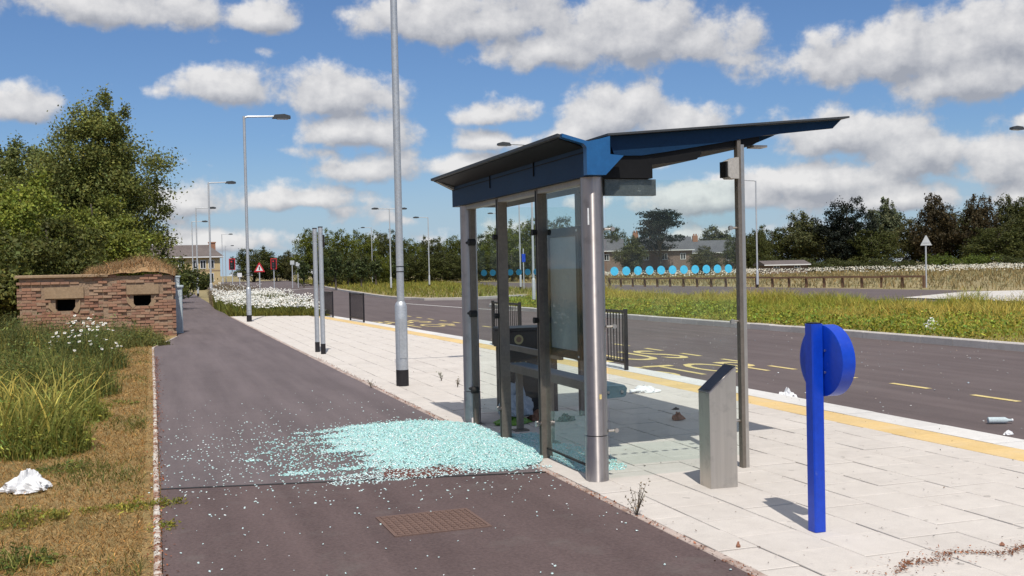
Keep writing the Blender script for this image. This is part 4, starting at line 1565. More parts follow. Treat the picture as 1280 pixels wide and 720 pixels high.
# rear canopy: slim wing rising to the back
MB().prism([(-0.26, 2.468), (-0.06, 2.405), (-0.06, 2.43), (-0.26, 2.49)], 'y', -0.06, 3.46).build('rear_canopy', 'roof_under', sh)
MB().prism([(-0.285, 2.482), (-0.285, 2.504), (-0.05, 2.445), (-0.05, 2.432)], 'y', -0.09, 3.50).build('rear_roof_sheet', 'roof_sheet', sh)
MB().prism([(-0.25, 2.463), (-0.075, 2.406), (-0.076, 2.38), (-0.10, 2.39)], 'y', 3.36, 3.45).build('canopy_end', 'header', sh)
# bright blue corner cap at the near end
MB().prism([(-0.262, 2.500), (-0.262, 2.475), (-0.10, 2.432), (-0.078, 2.408), (-0.078, 2.212), (0.068, 2.212), (0.21, 2.352), (0.105, 2.36), (0.105, 2.490), (0.02, 2.468), (-0.065, 2.449)], 'y', -0.125, -0.062).build('corner_cap', 'roof_blue', sh)
# front canopy
MB().prism([(0.10, 2.497), (0.10, 2.512), (2.16, 2.690), (2.16, 2.676)], 'y', -0.10, 3.50).build('roof_sheet', 'roof_sheet', sh)
for nm, (ya, yb) in (('end_plate', (-0.035, -0.020)), ('end_plate', (3.40, 3.415))):
    MB().prism([(0.126, 2.496), (0.18, 2.36), (0.40, 2.365), (0.60, 2.395), (1.45, 2.535), (2.05, 2.60), (2.13, 2.670)], 'y', ya, yb).build(nm, 'roof_blue_shaded', sh)
# stepped ceiling
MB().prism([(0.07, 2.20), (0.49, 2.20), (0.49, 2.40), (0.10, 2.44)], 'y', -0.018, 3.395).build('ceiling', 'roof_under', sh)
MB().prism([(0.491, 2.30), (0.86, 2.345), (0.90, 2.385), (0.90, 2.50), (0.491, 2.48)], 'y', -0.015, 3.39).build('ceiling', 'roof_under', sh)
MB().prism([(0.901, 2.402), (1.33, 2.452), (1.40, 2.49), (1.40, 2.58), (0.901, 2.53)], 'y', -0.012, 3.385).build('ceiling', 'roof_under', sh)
MB().box(1.36, 1.48, 0.0, 0.10, 2.445, 2.462).build('lamp', 'header', sh)
for yy in (0.85, 1.7, 2.55):
    MB().prism([(1.401, 2.52), (1.9, 2.585), (2.1, 2.66), (1.401, 2.61)], 'y', yy, yy + 0.03).build('rib', 'roof_blue_shaded', sh)
# grey sign box under the ceiling at the near end
MB().box(0.115, 0.53, 0.012, 0.07, 2.075, 2.195, 0.0).build('sign_box', 'light_box', sh)
# timetable case in the near bay
fr = MB()
fr.box(0.055, 0.105, 0.385, 0.445, 0.845, 1.87).box(0.055, 0.105, 1.02, 1.08, 0.845, 1.87).box(0.055, 0.105, 0.445, 1.02, 0.845, 0.91).box(0.055, 0.105, 0.445, 1.02, 1.80, 1.87)
tf = fr.build('timetable_frame', 'frame_dark', sh)
S(0.065, 0.095, 0.445, 1.02, 0.91, 1.80, 'back_panel', 'case_back', tf)
for yy in (0.415, 1.05):
    for zz in (0.87, 1.84):
        MB().tube([(0.055, yy, zz), (0.049, yy, zz)], 0.009, 8).build('screw', 'sign_white', tf)
# perch bench
S(0.27, 0.44, 0.42, 2.75, 0.60, 0.635, 'seat', 'seat', ch=0.008)
st = MB().prism([(0.225, 0.55), (0.235, 0.625), (0.25, 0.64), (0.42, 0.632), (0.435, 0.615), (0.425, 0.56), (0.41, 0.548), (0.24, 0.54)], 'y', 0.38, 0.418).build('seat_end', 'seat', sh)
for xx in (0.275, 0.39):
    MB().tube([(xx, 0.372, 0.59), (xx, 0.379, 0.59)], 0.011, 10).build('bolt', 'steel', st)
S(0.20, 0.25, 0.40, 2.78, 0.575, 0.645, 'seat_rail', 'post_metal')
S(0.20, 0.235, 1.2, 2.78, 0.78, 0.83, 'back_rail', 'post_metal')
for yy in (0.62, 1.68, 2.5):
    S(0.26, 0.315, yy - 0.03, yy + 0.03, 0.015, 0.575, 'leg', 'post_metal')
    S(0.22, 0.36, yy - 0.06, yy + 0.06, 0.001, 0.014, 'foot', 'post_metal')

# ------------------------------------------------------------------ litter bin
lb = thing('litter_bin', 'black litter bin with gold emblem at the end of the shelter', 'bin', (3.76, 10.62, 0))
MB().box(-0.27, 0.27, -0.22, 0.22, 0.03, 0.72, 0.01).build('body', 'bin', lb)
MB().box(-0.29, 0.29, -0.24, 0.24, 0.721, 0.905, 0.012).build('hood', 'bin', lb)
MB().box(-0.30, 0.30, -0.25, 0.25, 0.906, 0.935, 0.014).build('lid', 'black_rail', lb)
MB().box(-0.24, 0.24, -0.19, 0.19, 0.0, 0.03).build('plinth', 'black_rail', lb)
MB().prism([(-0.165 + 0.05 * math.cos(q * math.pi / 10), 0.815 + 0.05 * math.sin(q * math.pi / 10)) for q in range(20)], 'y', -0.246, -0.2405).build('emblem', 'gold', lb)
MB().prism([(-0.165 + 0.03 * math.cos(q * math.pi / 8), 0.815 + 0.03 * math.sin(q * math.pi / 8)) for q in range(16)], 'y', -0.248, -0.2462).build('emblem_centre', 'brown_paper', lb)
for i, xx in enumerate((-0.21, -0.15, -0.09)):
    MB().box(xx, xx + 0.014, -0.2245, -0.2205, 0.52, 0.58).box(xx + 0.016, xx + 0.04, -0.2245, -0.2205, 0.52 + 0.02 * (i % 2), 0.535 + 0.02 * (i % 2)).build('letter', 'gold', lb)

# ------------------------------------------------------------------ stainless plinth
pl = thing('steel_plinth', 'stainless steel box plinth with slanted dark top beside the shelter', 'plinth', (3.70, 6.49, 0), R(-3))
MB().prism([(-0.09, 0), (0.115, 0), (0.115, 0.835), (-0.09, 0.66)], 'y', -0.085, 0.085).build('body', 'steel_flat', pl)
MB().prism([(-0.088, 0.6635), (0.117, 0.8385), (0.115, 0.848), (-0.094, 0.670)], 'y', -0.0885, 0.0885).build('rim', 'steel', pl)
MB().prism([(-0.082, 0.681), (0.100, 0.836), (0.099, 0.841), (-0.083, 0.685)], 'y', -0.076, 0.076).build('slanted_panel', 'dark_panel', pl)
# ------------------------------------------------------------------ blue drum sign seen from behind
bs = thing('blue_sign', 'bright blue post carrying a round blue drum sign turned to the road', 'sign', (3.59, 5.16, 0))
mb = MB()
q = 0.038
c = 0.007
mb.prism([(-q + c, -q), (q - c, -q), (q, -q + c), (q, q - c), (q - c, q), (-q + c, q), (-q, q - c), (-q, -q + c)], 'z', 0, 1.20)
mb.build('post', 'blue_paint', bs)
n = 48
dr = MB()
rad = 0.207
prof = [(0.040, rad - 0.012), (0.044, rad), (0.128, rad), (0.135, rad - 0.008)]
vs, fs = [], []
for (xx, r_) in prof:
    for k in range(n):
        a = 2 * math.pi * k / n
        vs.append((xx, r_ * math.cos(a), 0.985 + r_ * math.sin(a)))
for i in range(len(prof) - 1):
    for k in range(n):
        k2 = (k + 1) % n
        fs.append((i * n + k, i * n + k2, (i + 1) * n + k2, (i + 1) * n + k))
fs.append(tuple(range(n)))
fs.append(tuple((len(prof) - 1) * n + k for k in range(n)))
dm = dr.add(vs, fs).build('drum', 'blue_paint', bs, True)
for zz in (1.045, 0.92):
    MB().tube([(0.041, -0.048, zz), (0.033, -0.048, zz)], 0.006, 8).build('rivet', 'steel', dm)
MB().box(-0.03, 0.03, -0.03, 0.03, 1.20, 1.206).build('post_cap', 'black_band', bs)

# ------------------------------------------------------------------ iron covers on the path


def iron_cover(label, pts, n=13, mat='rust_iron'):
    cx = sum(p[0] for p in pts) / 4
    cy = sum(p[1] for p in pts) / 4
    t = thing('drain_cover', label, 'drain cover', (cx, cy, 0.006 if mat == 'rust_iron' else 0.0015), R(1))
    w = (max(p[0] for p in pts) - min(p[0] for p in pts)) / 2
    h = (max(p[1] for p in pts) - min(p[1] for p in pts)) / 2
    MB().box(-w, w, -h, h, -0.01, 0.0).build('plate', mat, t)
    MB().box(-w - .02, -w, -h - .02, h + .02, -0.01, 0.004).box(w, w + .02, -h - .02, h + .02, -0.01, 0.004).box(-w, w, -h - .02, -h, -0.01, 0.004).box(-w, w, h, h + .02, -0.01, 0.004).build('frame', mat, t)
    mb = MB()
    for i in range(n):
        for j in range(10):
            x = -w + (i + 0.5) * 2 * w / n
            y = -h + (j + 0.5) * 2 * h / 10
            mb.box(x - w / n * 0.62, x + w / n * 0.62, y - h / 10 * 0.6, y + h / 10 * 0.6, 0.0, 0.005)
    mb.box(-0.004, 0.004, -h, h, 0.0, 0.006)
    o = mb.build('tread', mat, t)
    o['kind'] = 'stuff'


iron_cover('rusty iron drain cover on the bare brown tarmac', [(1.30, 6.02), (1.86, 6.02), (1.86, 6.50), (1.30, 6.50)])
iron_cover('reddish iron cover at the edge of the broken glass', [(1.63, 7.72), (2.20, 7.72), (2.20, 8.06), (1.63, 8.06)], mat='rust_red')

# ------------------------------------------------------------------ broken safety glass
RNG = np.random.default_rng(3)
HEAP = [(2.86, 7.80), (3.03, 8.15), (3.02, 9.2), (3.0, 10.05), (2.78, 10.35), (2.45, 10.45), (2.0, 9.9), (1.45, 9.0), (1.25, 8.35), (1.55, 8.0), (2.2, 7.86), (2.55, 7.62)]


def shard_mesh(x, y, z, s, name, col):
    n = len(x)
    base = np.array([(-1, -1, -.5), (1, -1, -.5), (1, 1, -.5), (-1, 1, -.5), (-1, -1, .5), (1, -1, .5), (1, 1, .5), (-1, 1, .5)], float)
    V = base[None] * (s[:, None, None] * 0.5) * RNG.uniform(0.6, 1.25, (n, 8, 3))
    a = RNG.uniform(0, 6.28, n)
    bt = RNG.normal(0, 0.35, n)
    ca, sa, cb, sb = np.cos(a), np.sin(a), np.cos(bt), np.sin(bt)
    X, Y, Z = V[..., 0], V[..., 1], V[..., 2]
    Y2, Z2 = Y * cb[:, None] - Z * sb[:, None], Y * sb[:, None] + Z * cb[:, None]
    X3, Y3 = X * ca[:, None] - Y2 * sa[:, None], X * sa[:, None] + Y2 * ca[:, None]
    W = np.stack([X3 + x[:, None], Y3 + y[:, None], Z2 + z[:, None]], 2).reshape(-1, 3)
    q = np.array([(4, 5, 6, 7), (0, 1, 5, 4), (1, 2, 6, 5), (2, 3, 7, 6), (3, 0, 4, 7)])
    Fq = (np.arange(n)[:, None, None] * 8 + q[None]).reshape(-1, 4)
    return arr_mesh(name, W, Fq, np.repeat(col, 8, 0))


def shard_cols(n):
    c = hsv_jit((0.49, 0.82, 0.79), n, 0.14, 0.03)
    w = RNG.random(n) < 0.14
    c[w] = np.array([0.86, 0.92, 0.91])
    return np.clip(c, 0, 0.93)


def heap_field(x, y):
    """how deep the glass lies: 1 inside the spill, ragged towards the path"""
    cx, cy = 2.55, 9.0
    nn = smooth_noise2(x, y, 5.5, 4) * 0.35 + smooth_noise2(x, y, 16, 9) * 0.25
    return nn


N = 330000
x = RNG.uniform(-0.1, 3.55, N)
y = RNG.uniform(6.9, 11.4, N)
inside = in_poly(x, y, HEAP)
# distance-like falloff to the left
fx = np.clip((x - 0.9) / 1.5, 0, 1)
fl = heap_field(x, y)
HEAP2 = [(2.86, 7.80), (3.03, 8.15), (3.02, 9.2), (3.0, 10.05), (2.80, 10.35), (2.45, 10.55), (1.4, 10.4), (0.9, 9.6), (0.75, 8.4), (1.0, 8.0), (1.55, 8.05), (2.25, 8.0), (2.55, 7.66)]
inside = in_poly(x + 0.16 * smooth_noise2(x, y, 14, 21) * np.clip(2.75 - x, 0, 1) + RNG.normal(0, .05, N) * (x < 2.72), y + 0.17 * smooth_noise2(x, y, 12, 22) * np.clip(2.85 - x, 0, 1) + RNG.normal(0, .055, N) * (x < 2.72), HEAP2)
st_ = smooth_noise2(x * 0.6, y * 2.4, 6.5, 14)
dens_ = np.where(inside, np.clip(-0.10 + 1.9 * np.clip((x - 1.2) / 1.45, 0, 1) ** 1.2 + (fl * 0.7 + st_ * 0.4) * np.clip(1.5 - 0.45 * x, 0.35, 1), 0.05, 1.0), 0)
inner = (x > 3.02) & (x < 3.55) & (y > 7.3) & (y < 9.3)
dens_ = np.where(inner, np.clip(0.75 - (x - 3.02) * 1.6 + 0.4 * fl, 0, 1), dens_)
outside = (~inside) & (x < 2.9)
yb_ = np.clip(1 - np.abs(y - 8.9) / 2.2, 0, 1)
dens_ = np.where(outside, np.clip((0.008 + 0.085 * np.clip(x / 2.0, 0, 1) ** 1.4) * yb_ * (1 + 2.2 * fl), 0.001, 0.2), dens_)
dens_ = np.where(outside & (y > 7.62) & (y < 8.1) & (x > 1.2), 0.30, dens_)
dens_ = np.where(outside & (y < 7.62), dens_ * 0.25 + 0.0015, dens_)
keep = RNG.random(N) < dens_ * np.where(inside | inner, 0.55, 0.27)
x, y = x[keep], y[keep]
dd = dens_[keep]
z = 0.006 + RNG.random(len(x)) ** 1.5 * 0.022 * np.clip(dd - 0.3, 0, 1) * np.where(x > 2.0, 1, 0.5)
s = RNG.uniform(0.006, 0.0145, len(x))
cg = shard_cols(len(x))
fw = np.where(inside[keep] | inner[keep], 0.0, 0.6)[:, None]
cg = cg * (1 - fw) + np.array([0.70, 0.80, 0.80]) * fw
o = link('broken_glass', shard_mesh(x, y, z, s, 'broken_glass', cg), 'shards')
tag(o, 'spill of aqua shattered safety glass under the empty shelter bays', 'broken glass', None, 'stuff')
# crumbs flung over the path and platform
n = 1500
x = RNG.uniform(0.02, 2.74, n)
y = 4.6 + RNG.random(n) ** 0.8 * 9.5
k = RNG.random(n) < np.clip(0.9 - np.abs(y - 8.6) / 5.5, 0.03, 1)
x, y = x[k], y[k]
o = link('glass_crumbs', shard_mesh(x, y, np.full(len(x), 0.009), RNG.uniform(0.004, 0.012, len(x)) ** 1.0, 'glass_crumbs', shard_cols(len(x)) * 0.5 + 0.40), 'shards')
tag(o, 'sparse white glass crumbs scattered over the tarmac path', 'broken glass', None, 'stuff')
n = 300
x = RNG.uniform(7.2, 14.5, n)
y = RNG.uniform(6, 26, n)
o = link('road_grit', shard_mesh(x, y, np.full(n, ROAD_Z + 0.008), RNG.uniform(0.008, 0.022, n), 'road_grit', hsv_jit((0.42, 0.41, 0.40), n, 0.2)), 'shards')
tag(o, 'pale grit and glass specks scattered over the lay-by tarmac', 'grit', None, 'stuff')

# ------------------------------------------------------------------ litter


def crumple(name, label, cat, loc, sx, sy, sz, mat, seed, rz=0.0, n=18, group=None):
    """crumpled sheet bag lying on the ground"""
    r_ = np.random.default_rng(seed)
    V, Fq = [], []
    ph = r_.uniform(0, 6.28, 12)
    for i in range(n + 1):
        th = math.pi * i / n
        for j in range(2 * n):
            a = 2 * math.pi * j / (2 * n)
            k = 1 + 0.12 * math.sin(3 * a + ph[0] + 2 * th) + 0.10 * math.sin(5 * a + ph[1] - 3 * th) + 0.12 * math.sin(9 * a + 5 * th + ph[2]) + r_.normal(0, 0.035)
            rr_ = math.sin(th) * k
            zz = math.cos(th)
            zz = zz * (1 + 0.25 * math.sin(2 * a + ph[3])) if zz > 0 else zz * 0.12
            V.append((sx * rr_ * math.cos(a), sy * rr_ * math.sin(a), sz * max(zz, -0.1) * (1 + 0.25 * math.sin(4 * a + 6 * th + ph[4]) + r_.normal(0, 0.05)) + 0.012 * sz))
    for i in range(n):
        for j in range(2 * n):
            j2 = (j + 1) % (2 * n)
            Fq.append((i * 2 * n + j, (i + 1) * 2 * n + j, (i + 1) * 2 * n + j2, i * 2 * n + j2))
    zmin = min(v[2] for v in V)
    V = [(a, b, c - zmin) for a, b, c in V]
    o = MB().add(V, Fq).build(name, mat)
    o.location = loc
    o.rotation_euler = (0, 0, rz)
    return tag(o, label, cat, group)


crumple('plastic_bag', 'crumpled white plastic bag lying in the weeds of the dry verge', 'plastic bag', (*G(34, 614), 0.0), 0.155, 0.13, 0.10, 'white_plastic', 1, 0.4)
crumple('plastic_bag', 'white plastic bag lying on the tarmac against the kerb', 'plastic bag', (7.36, 11.15, ROAD_Z + 0.001), 0.15, 0.12, 0.10, 'white_plastic', 2, 0.9)
crumple('plastic_bag', 'flattened white plastic bag on the paving near the yellow blocks', 'plastic bag', (5.68, 11.7, 0.002), 0.17, 0.12, 0.06, 'white_plastic', 3, -0.3)
crumple('plastic_bag', 'white carrier bag lying in the grass island', 'plastic bag', (16.45, 19.2, 0.0), 0.24, 0.18, 0.17, 'white_plastic', 4, 0.2)
crumple('plastic_bag', 'clear grey plastic bag standing under the shelter bench', 'plastic bag', (3.42, 10.02, 0.06), 0.17, 0.12, 0.22, 'grey_plastic', 5, 0.2)
crumple('food_tray', 'green plastic tray on the floor under the grey bag in the shelter', 'tray', (3.36, 9.93, 0.001), 0.19, 0.11, 0.055, 'green_plastic', 6, 0.2, 10)
crumple('food_carton', 'brown food carton lying in front of the litter bin', 'carton', (3.66, 10.03, 0.001), 0.10, 0.07, 0.075, 'brown_paper', 7, 0.1, 10)
crumple('dark_rag', 'black crumpled rag on the shaded shelter floor', 'rag', (3.92, 9.9, 0.001), 0.11, 0.07, 0.05, 'rubber', 8, 0.5, 10)
crumple('brick_fragment', 'broken red brick piece on the shaded paving in the shelter', 'brick', (4.94, 9.42, 0.001), 0.075, 0.05, 0.06, 'brick_chunk', 9, 0.3, 6)
crumple('paper_scrap', 'small crumpled dark scrap on the sunlit paving near the shelter shadow', 'paper', (5.28, 10.12, 0.001), 0.045, 0.03, 0.02, 'rubber', 19, 0.3, 6)
crumple('brick_fragment', 'small orange brick crumb on the paving beside the path', 'brick', (2.985, 5.02, 0.001), 0.013, 0.012, 0.026, 'brick_chunk', 10, 0.3, 5)
crumple('brick_fragment', 'small orange brick crumb beside the brown leaf litter', 'brick', (4.30, 4.50, 0.001), 0.018, 0.012, 0.014, 'brick_chunk', 11, 0.3, 5)
bt = thing('plastic_bottle', 'clear plastic bottle lying on the lay-by tarmac', 'bottle', (8.15, 8.55, ROAD_Z + 0.036), 0)
MB().tube([(-0.11, 0, 0), (-0.105, 0, 0), (0.06, 0, 0), (0.10, 0, 0), (0.125, 0, 0)], [0.02, 0.034, 0.034, 0.014, 0.014], 12).build('body', 'clear_plastic', bt, True)
MB().tube([(0.126, 0, 0), (0.14, 0, 0)], 0.017, 10).build('cap', 'white_plastic', bt, True)
bt.rotation_euler = (0, 0, R(-25))
crumple('paper_scrap', 'white paper scrap on the tarmac beside the plastic bottle', 'paper', (7.72, 7.98, ROAD_Z + 0.001), 0.06, 0.035, 0.03, 'white_plastic', 12, 0.3, 8)

# brown leaf litter on the paving
RNG = np.random.default_rng(21)
n = 1100
cl = RNG.integers(0, 4, n)
cx = np.array([4.02, 3.62, 4.42, 4.8])[cl] + RNG.normal(0, 0.16, n)
cy = np.array([4.42, 4.36, 4.42, 4.35])[cl] + RNG.normal(0, 0.022, n) + 0.05 * np.sin(cx * 7.0) - 0.03 * np.sin(cx * 17.0) + 0.10 * (RNG.random(n) < 0.2) * RNG.normal(0, 1, n)
V, Fq, C = leaf_quads(np.stack([cx, cy, np.full(n, 0.008) + RNG.random(n) * 0.006], 1), RNG.normal(size=(n, 3)) * 0.45 + np.array([0, 0, 1]), RNG.uniform(0.008, 0.028, n), RNG.uniform(0.004, 0.010, n), hsv_jit((0.20, 0.085, 0.045), n, 0.35, 0.1))
o = link('leaf_litter', arr_mesh('leaf_litter', V, Fq, C), 'dead')
tag(o, 'rusty brown leaf litter swept across the pale paving', 'leaf litter', None, 'stuff')
# small specks and grit on the paving
n = 420
cx, cy = RNG.uniform(2.85, 6.9, n), 4.3 + RNG.random(n) ** 1.5 * 16
V, Fq, C = leaf_quads(np.stack([cx, cy, np.full(n, 0.007)], 1), RNG.normal(size=(n, 3)) * 0.3 + np.array([0, 0, 1]), RNG.uniform(0.005, 0.022, n), RNG.uniform(0.004, 0.012, n), hsv_jit((0.10, 0.075, 0.055), n, 0.5, 0.1))
o = link('paving_specks', arr_mesh('paving_specks', V, Fq, C), 'dead')
tag(o, 'dark grit specks scattered on the pale paving', 'grit', None, 'stuff')
# rusty crumbs along the path edges
n = 2600
side = RNG.random(n) < 0.72
yy = np.where(side, 4.5 + RNG.random(n) ** 1.2 * 17, 4.5 + RNG.random(n) ** 1.2 * 15)
xx = np.where(side, -0.015 + RNG.exponential(0.02, n) * np.where(RNG.random(n) < 0.5, 1, -2.0), 2.79 + RNG.normal(0, 0.02, n))
V, Fq, C = leaf_quads(np.stack([xx, yy, np.full(n, 0.017) * np.where(xx < 0.0, 1, 0.55)], 1), RNG.normal(size=(n, 3)) * 0.5 + np.array([0, 0, 1]), RNG.uniform(0.008, 0.03, n), RNG.uniform(0.005, 0.014, n), hsv_jit((0.22, 0.085, 0.045), n, 0.4, 0.1))
o = link('edge_debris', arr_mesh('edge_debris', V, Fq, C), 'dead')
tag(o, 'reddish brown leaf crumbs gathered along both path edges', 'leaf litter', None, 'stuff')


# ------------------------------------------------------------------ weeds and grass, left verge
def twig_weed(label, loc, h, seed, green=False, n=9):
    r_ = random.Random(seed)
    t = thing('weed', label, 'weed', loc)
    mb = MB()
    cen, col = [], []
    for i in range(n):
        a = r_.uniform(0, 6.28)
        sp = r_.uniform(0.15, 0.7)
        hh = h * r_.uniform(0.5, 1.0)
        p = [(0, 0, -0.004), (math.cos(a) * sp * hh * 0.35, math.sin(a) * sp * hh * 0.35, hh * 0.5), (math.cos(a) * sp * hh * 0.8, math.sin(a) * sp * hh * 0.8, hh)]
        mb.tube(p, [0.003, 0.0022, 0.001], 5)
        for k in range(7):
            f = r_.uniform(0.35, 1.05)
            cen.append((math.cos(a) * sp * hh * 0.8 * f + r_.gauss(0, .012), math.sin(a) * sp * hh * 0.8 * f + r_.gauss(0, .012), hh * f))
    mb.build('stem', 'bark', t)
    cen = np.array(cen)
    V, Fq, C = leaf_quads(cen, RNG.normal(size=cen.shape), RNG.uniform(.012, .028, len(cen)), RNG.uniform(.006, .012, len(cen)), hsv_jit((0.08, 0.10, 0.03) if green else (0.20, 0.16, 0.10), len(cen), .3))
    link('leaves', arr_mesh('leaves', V, Fq, C), 'leaf', t)
    return t


twig_weed('dry twiggy weed growing from the paving edge beside the path', (*G(796, 645), 0), 0.20, 1, n=11)
twig_weed('tiny weed at the paving edge near the tall lamp post', (*G(464, 485), 0), 0.14, 2, n=6)
twig_weed('small weed in a paving joint between lamp post and shelter', (*G(552, 476), 0), 0.13, 3, True, 7)
twig_weed('thin dry weed on the paving close to the far shelter column', (*G(572, 484), 0), 0.15, 4, n=7)

RNG = np.random.default_rng(5)
# short dry grass
n = 80000
yy = 3.6 + RNG.random(n) ** 1.7 * 25
xx = -0.05 - RNG.random(n) ** 1.2 * (1.2 + yy * 0.16)
patch = smooth_noise2(xx, yy, 2.6, 3)
green = patch + RNG.normal(0, 0.35, n) > 0.72
col = np.where(green[:, None], hsv_jit((0.115, 0.125, 0.030), n, 0.3, 0.08), hsv_jit((0.335, 0.215, 0.082), n, 0.3, 0.1))
h = np.where(green, RNG.uniform(0.03, 0.09, n), RNG.uniform(0.015, 0.06, n))
w = RNG.uniform(0.003, 0.007, n) * (1 + yy * 0.06)
k = (xx < -0.05) & (xx < np.interp(yy, [0, 24, 28.5], [-.07, -.14, 0.4]) - 0.02)
V, Fq, C = blades(xx[k], yy[k], np.full(k.sum(), -0.006), h[k], w[k], RNG.uniform(0.3, 1.6, k.sum()), col[k])
o = link('dry_grass', arr_mesh('dry_grass', V, Fq, C), 'grass')
tag(o, 'short straw coloured dry grass on the verge beside the path', 'grass', None, 'stuff')
# dense low mat of thatch
n = 80000
yy = 3.6 + RNG.random(n) ** 1.5 * 20
xx = -0.055 - RNG.random(n) * (1.2 + yy * 0.14)
V, Fq, C = leaf_quads(np.stack([xx, yy, RNG.uniform(0.0, 0.015, n)], 1), RNG.normal(size=(n, 3)) * 0.4 + np.array([0, 0, 1]), RNG.uniform(.02, .06, n) * (1 + yy * .03), RNG.uniform(.0015, .0038, n) * (1 + yy * .08), hsv_jit((0.36, 0.235, 0.10), n, 0.32, 0.10))
o = link('grass_thatch', arr_mesh('grass_thatch', V, Fq, C), 'grass')
tag(o, 'flattened brown thatch of dead grass covering the verge', 'grass', None, 'stuff')


def weed_clump(name, label, loc, rx, ry, h, n, base, leaf, spikes=0, spike_h=0.5, flowers=0, seed=1, spikecol=(0.48, 0.40, 0.10)):
    """leafy weed clump: leaves up the stems, optional seed spikes and daisy heads"""
    global RNG
    RNG = np.random.default_rng(seed)
    t = thing(name, label, 'weeds' if not flowers else 'flowers', loc)
    ns = max(12, n // 26)                        # stems, each with its own height and lean
    sa, sq = RNG.uniform(0, 6.28, ns), np.sqrt(RNG.random(ns))
    sxy = np.stack([np.cos(sa) * sq * rx, np.sin(sa) * sq * ry], 1)
    sh_ = h * np.clip(RNG.normal(0.72, 0.28, ns), 0.25, 1.5) * np.sqrt(np.clip(1.05 - sq ** 3, 0.2, 1))
    sl = RNG.normal(0, 0.22, (ns, 2))
    k_ = RNG.integers(0, ns, n)
    f = RNG.random(n) ** 0.75
    wid = 0.055 * (1.15 - f) + 0.012
    jx = RNG.normal(0, 1, (n, 2)) * (wid * (0.6 + h))[:, None]
    cen = np.stack([sxy[k_, 0] + sl[k_, 0] * f ** 2 * sh_[k_] + jx[:, 0], sxy[k_, 1] + sl[k_, 1] * f ** 2 * sh_[k_] + jx[:, 1], f * sh_[k_]], 1)
    s = leaf * RNG.uniform(0.6, 1.6, n) * (1.2 - 0.5 * f)
    tone = np.exp(RNG.normal(0, 0.3, ns))[k_][:, None]
    lv = [leaf_quads(cen, RNG.normal(size=(n, 3)) + np.array([0, -0.2, .7]), s, s * RNG.uniform(.18, .42, n), np.clip(hsv_jit(base, n, .28, .10) * tone, 0, .8))]
    m = n // 3
    a = RNG.uniform(0, 6.28, m)
    q = np.sqrt(RNG.random(m))
    bc = np.where((RNG.random(m) < 0.3)[:, None], hsv_jit((0.34, 0.29, 0.08), m, .25, .07), hsv_jit(base, m, .3, .07))
    lv.append(blades(np.cos(a) * q * rx * 1.08, np.sin(a) * q * ry * 1.08, np.full(m, -0.01), h * RNG.uniform(.4, 1.2, m) * np.sqrt(np.clip(1.1 - q ** 2.6, .3, 1)), np.full(m, leaf * .18), RNG.uniform(.1, .7, m), bc))
    V, Fq, C = merge(lv)
    link('leaves', arr_mesh('leaves', V, Fq, C), 'leaf', t)
    if spikes:
        a = RNG.uniform(0, 6.28, spikes)
        q = np.sqrt(RNG.random(spikes))
        bx, by = np.cos(a) * q * rx * .95, np.sin(a) * q * ry * .95
        hh = spike_h * RNG.uniform(.65, 1.1, spikes) + h * .35
        V, Fq, C = blades(bx, by, np.full(spikes, 0.0), hh, np.full(spikes, 0.034), RNG.uniform(.1, .75, spikes), np.tile(np.array(base), (spikes, 1)), hsv_jit(spikecol, spikes, .2, .06), 5)
        link('seed_spikes', arr_mesh('seed_spikes', V, Fq, C), 'grass', t)
    if flowers:
        heads(t, flowers, rx, ry, h)
    return t


def heads(t, n, rx, ry, h, r=0.026):
    a = RNG.uniform(0, 6.28, n)
    q = np.sqrt(RNG.random(n))
    x, y = np.cos(a) * q * rx, np.sin(a) * q * ry
    z = h * np.sqrt(np.clip(1 - q ** 2.6, .3, 1)) * RNG.uniform(.85, 1.25, n)
    mbv, mbf, mbc = [], [], []
    k = 8
    nr = RNG.normal(size=(n, 3)) * .35 + np.array([0, -0.35, 1])
    nr /= np.linalg.norm(nr, axis=1, keepdims=True)
    for i in range(n):
        t1 = np.cross(nr[i], [1, 0, 0.1])
        t1 /= np.linalg.norm(t1)
        t2 = np.cross(nr[i], t1)
        c = np.array([x[i], y[i], z[i]])
        o_ = len(mbv)
        for (rr_, up, cc) in ((r, 0.0, (.82, .82, .80)), (r * .38, .004, (.82, .82, .80)), (r * .36, .006, (.6, .42, .04)), (r * .1, .012, (.6, .42, .04))):
            for j in range(k):
                an = 2 * math.pi * j / k
                mbv.append(c + (t1 * math.cos(an) + t2 * math.sin(an)) * rr_ * RNG.uniform(.85, 1.12) + nr[i] * up)
                mbc.append(cc)
        for ring in range(3):
            for j in range(k):
                j2 = (j + 1) % k
                mbf.append((o_ + ring * k + j, o_ + ring * k + j2, o_ + (ring + 1) * k + j2, o_ + (ring + 1) * k + j))
    link('flower_heads', arr_mesh('flower_heads', np.array(mbv), np.array(mbf), np.array(mbc)), 'petal', t)['kind'] = 'stuff'
    V, Fq, C = blades(x, y, np.zeros(n), z, np.full(n, .008), np.zeros(n), hsv_jit((.08, .11, .03), n, .2))
    link('flower_stems', arr_mesh('flower_stems', V, Fq, C), 'grass', t)['kind'] = 'stuff'


def gp_(px, py):
    x, y = G(px, py)
    return (x, y, -0.006)


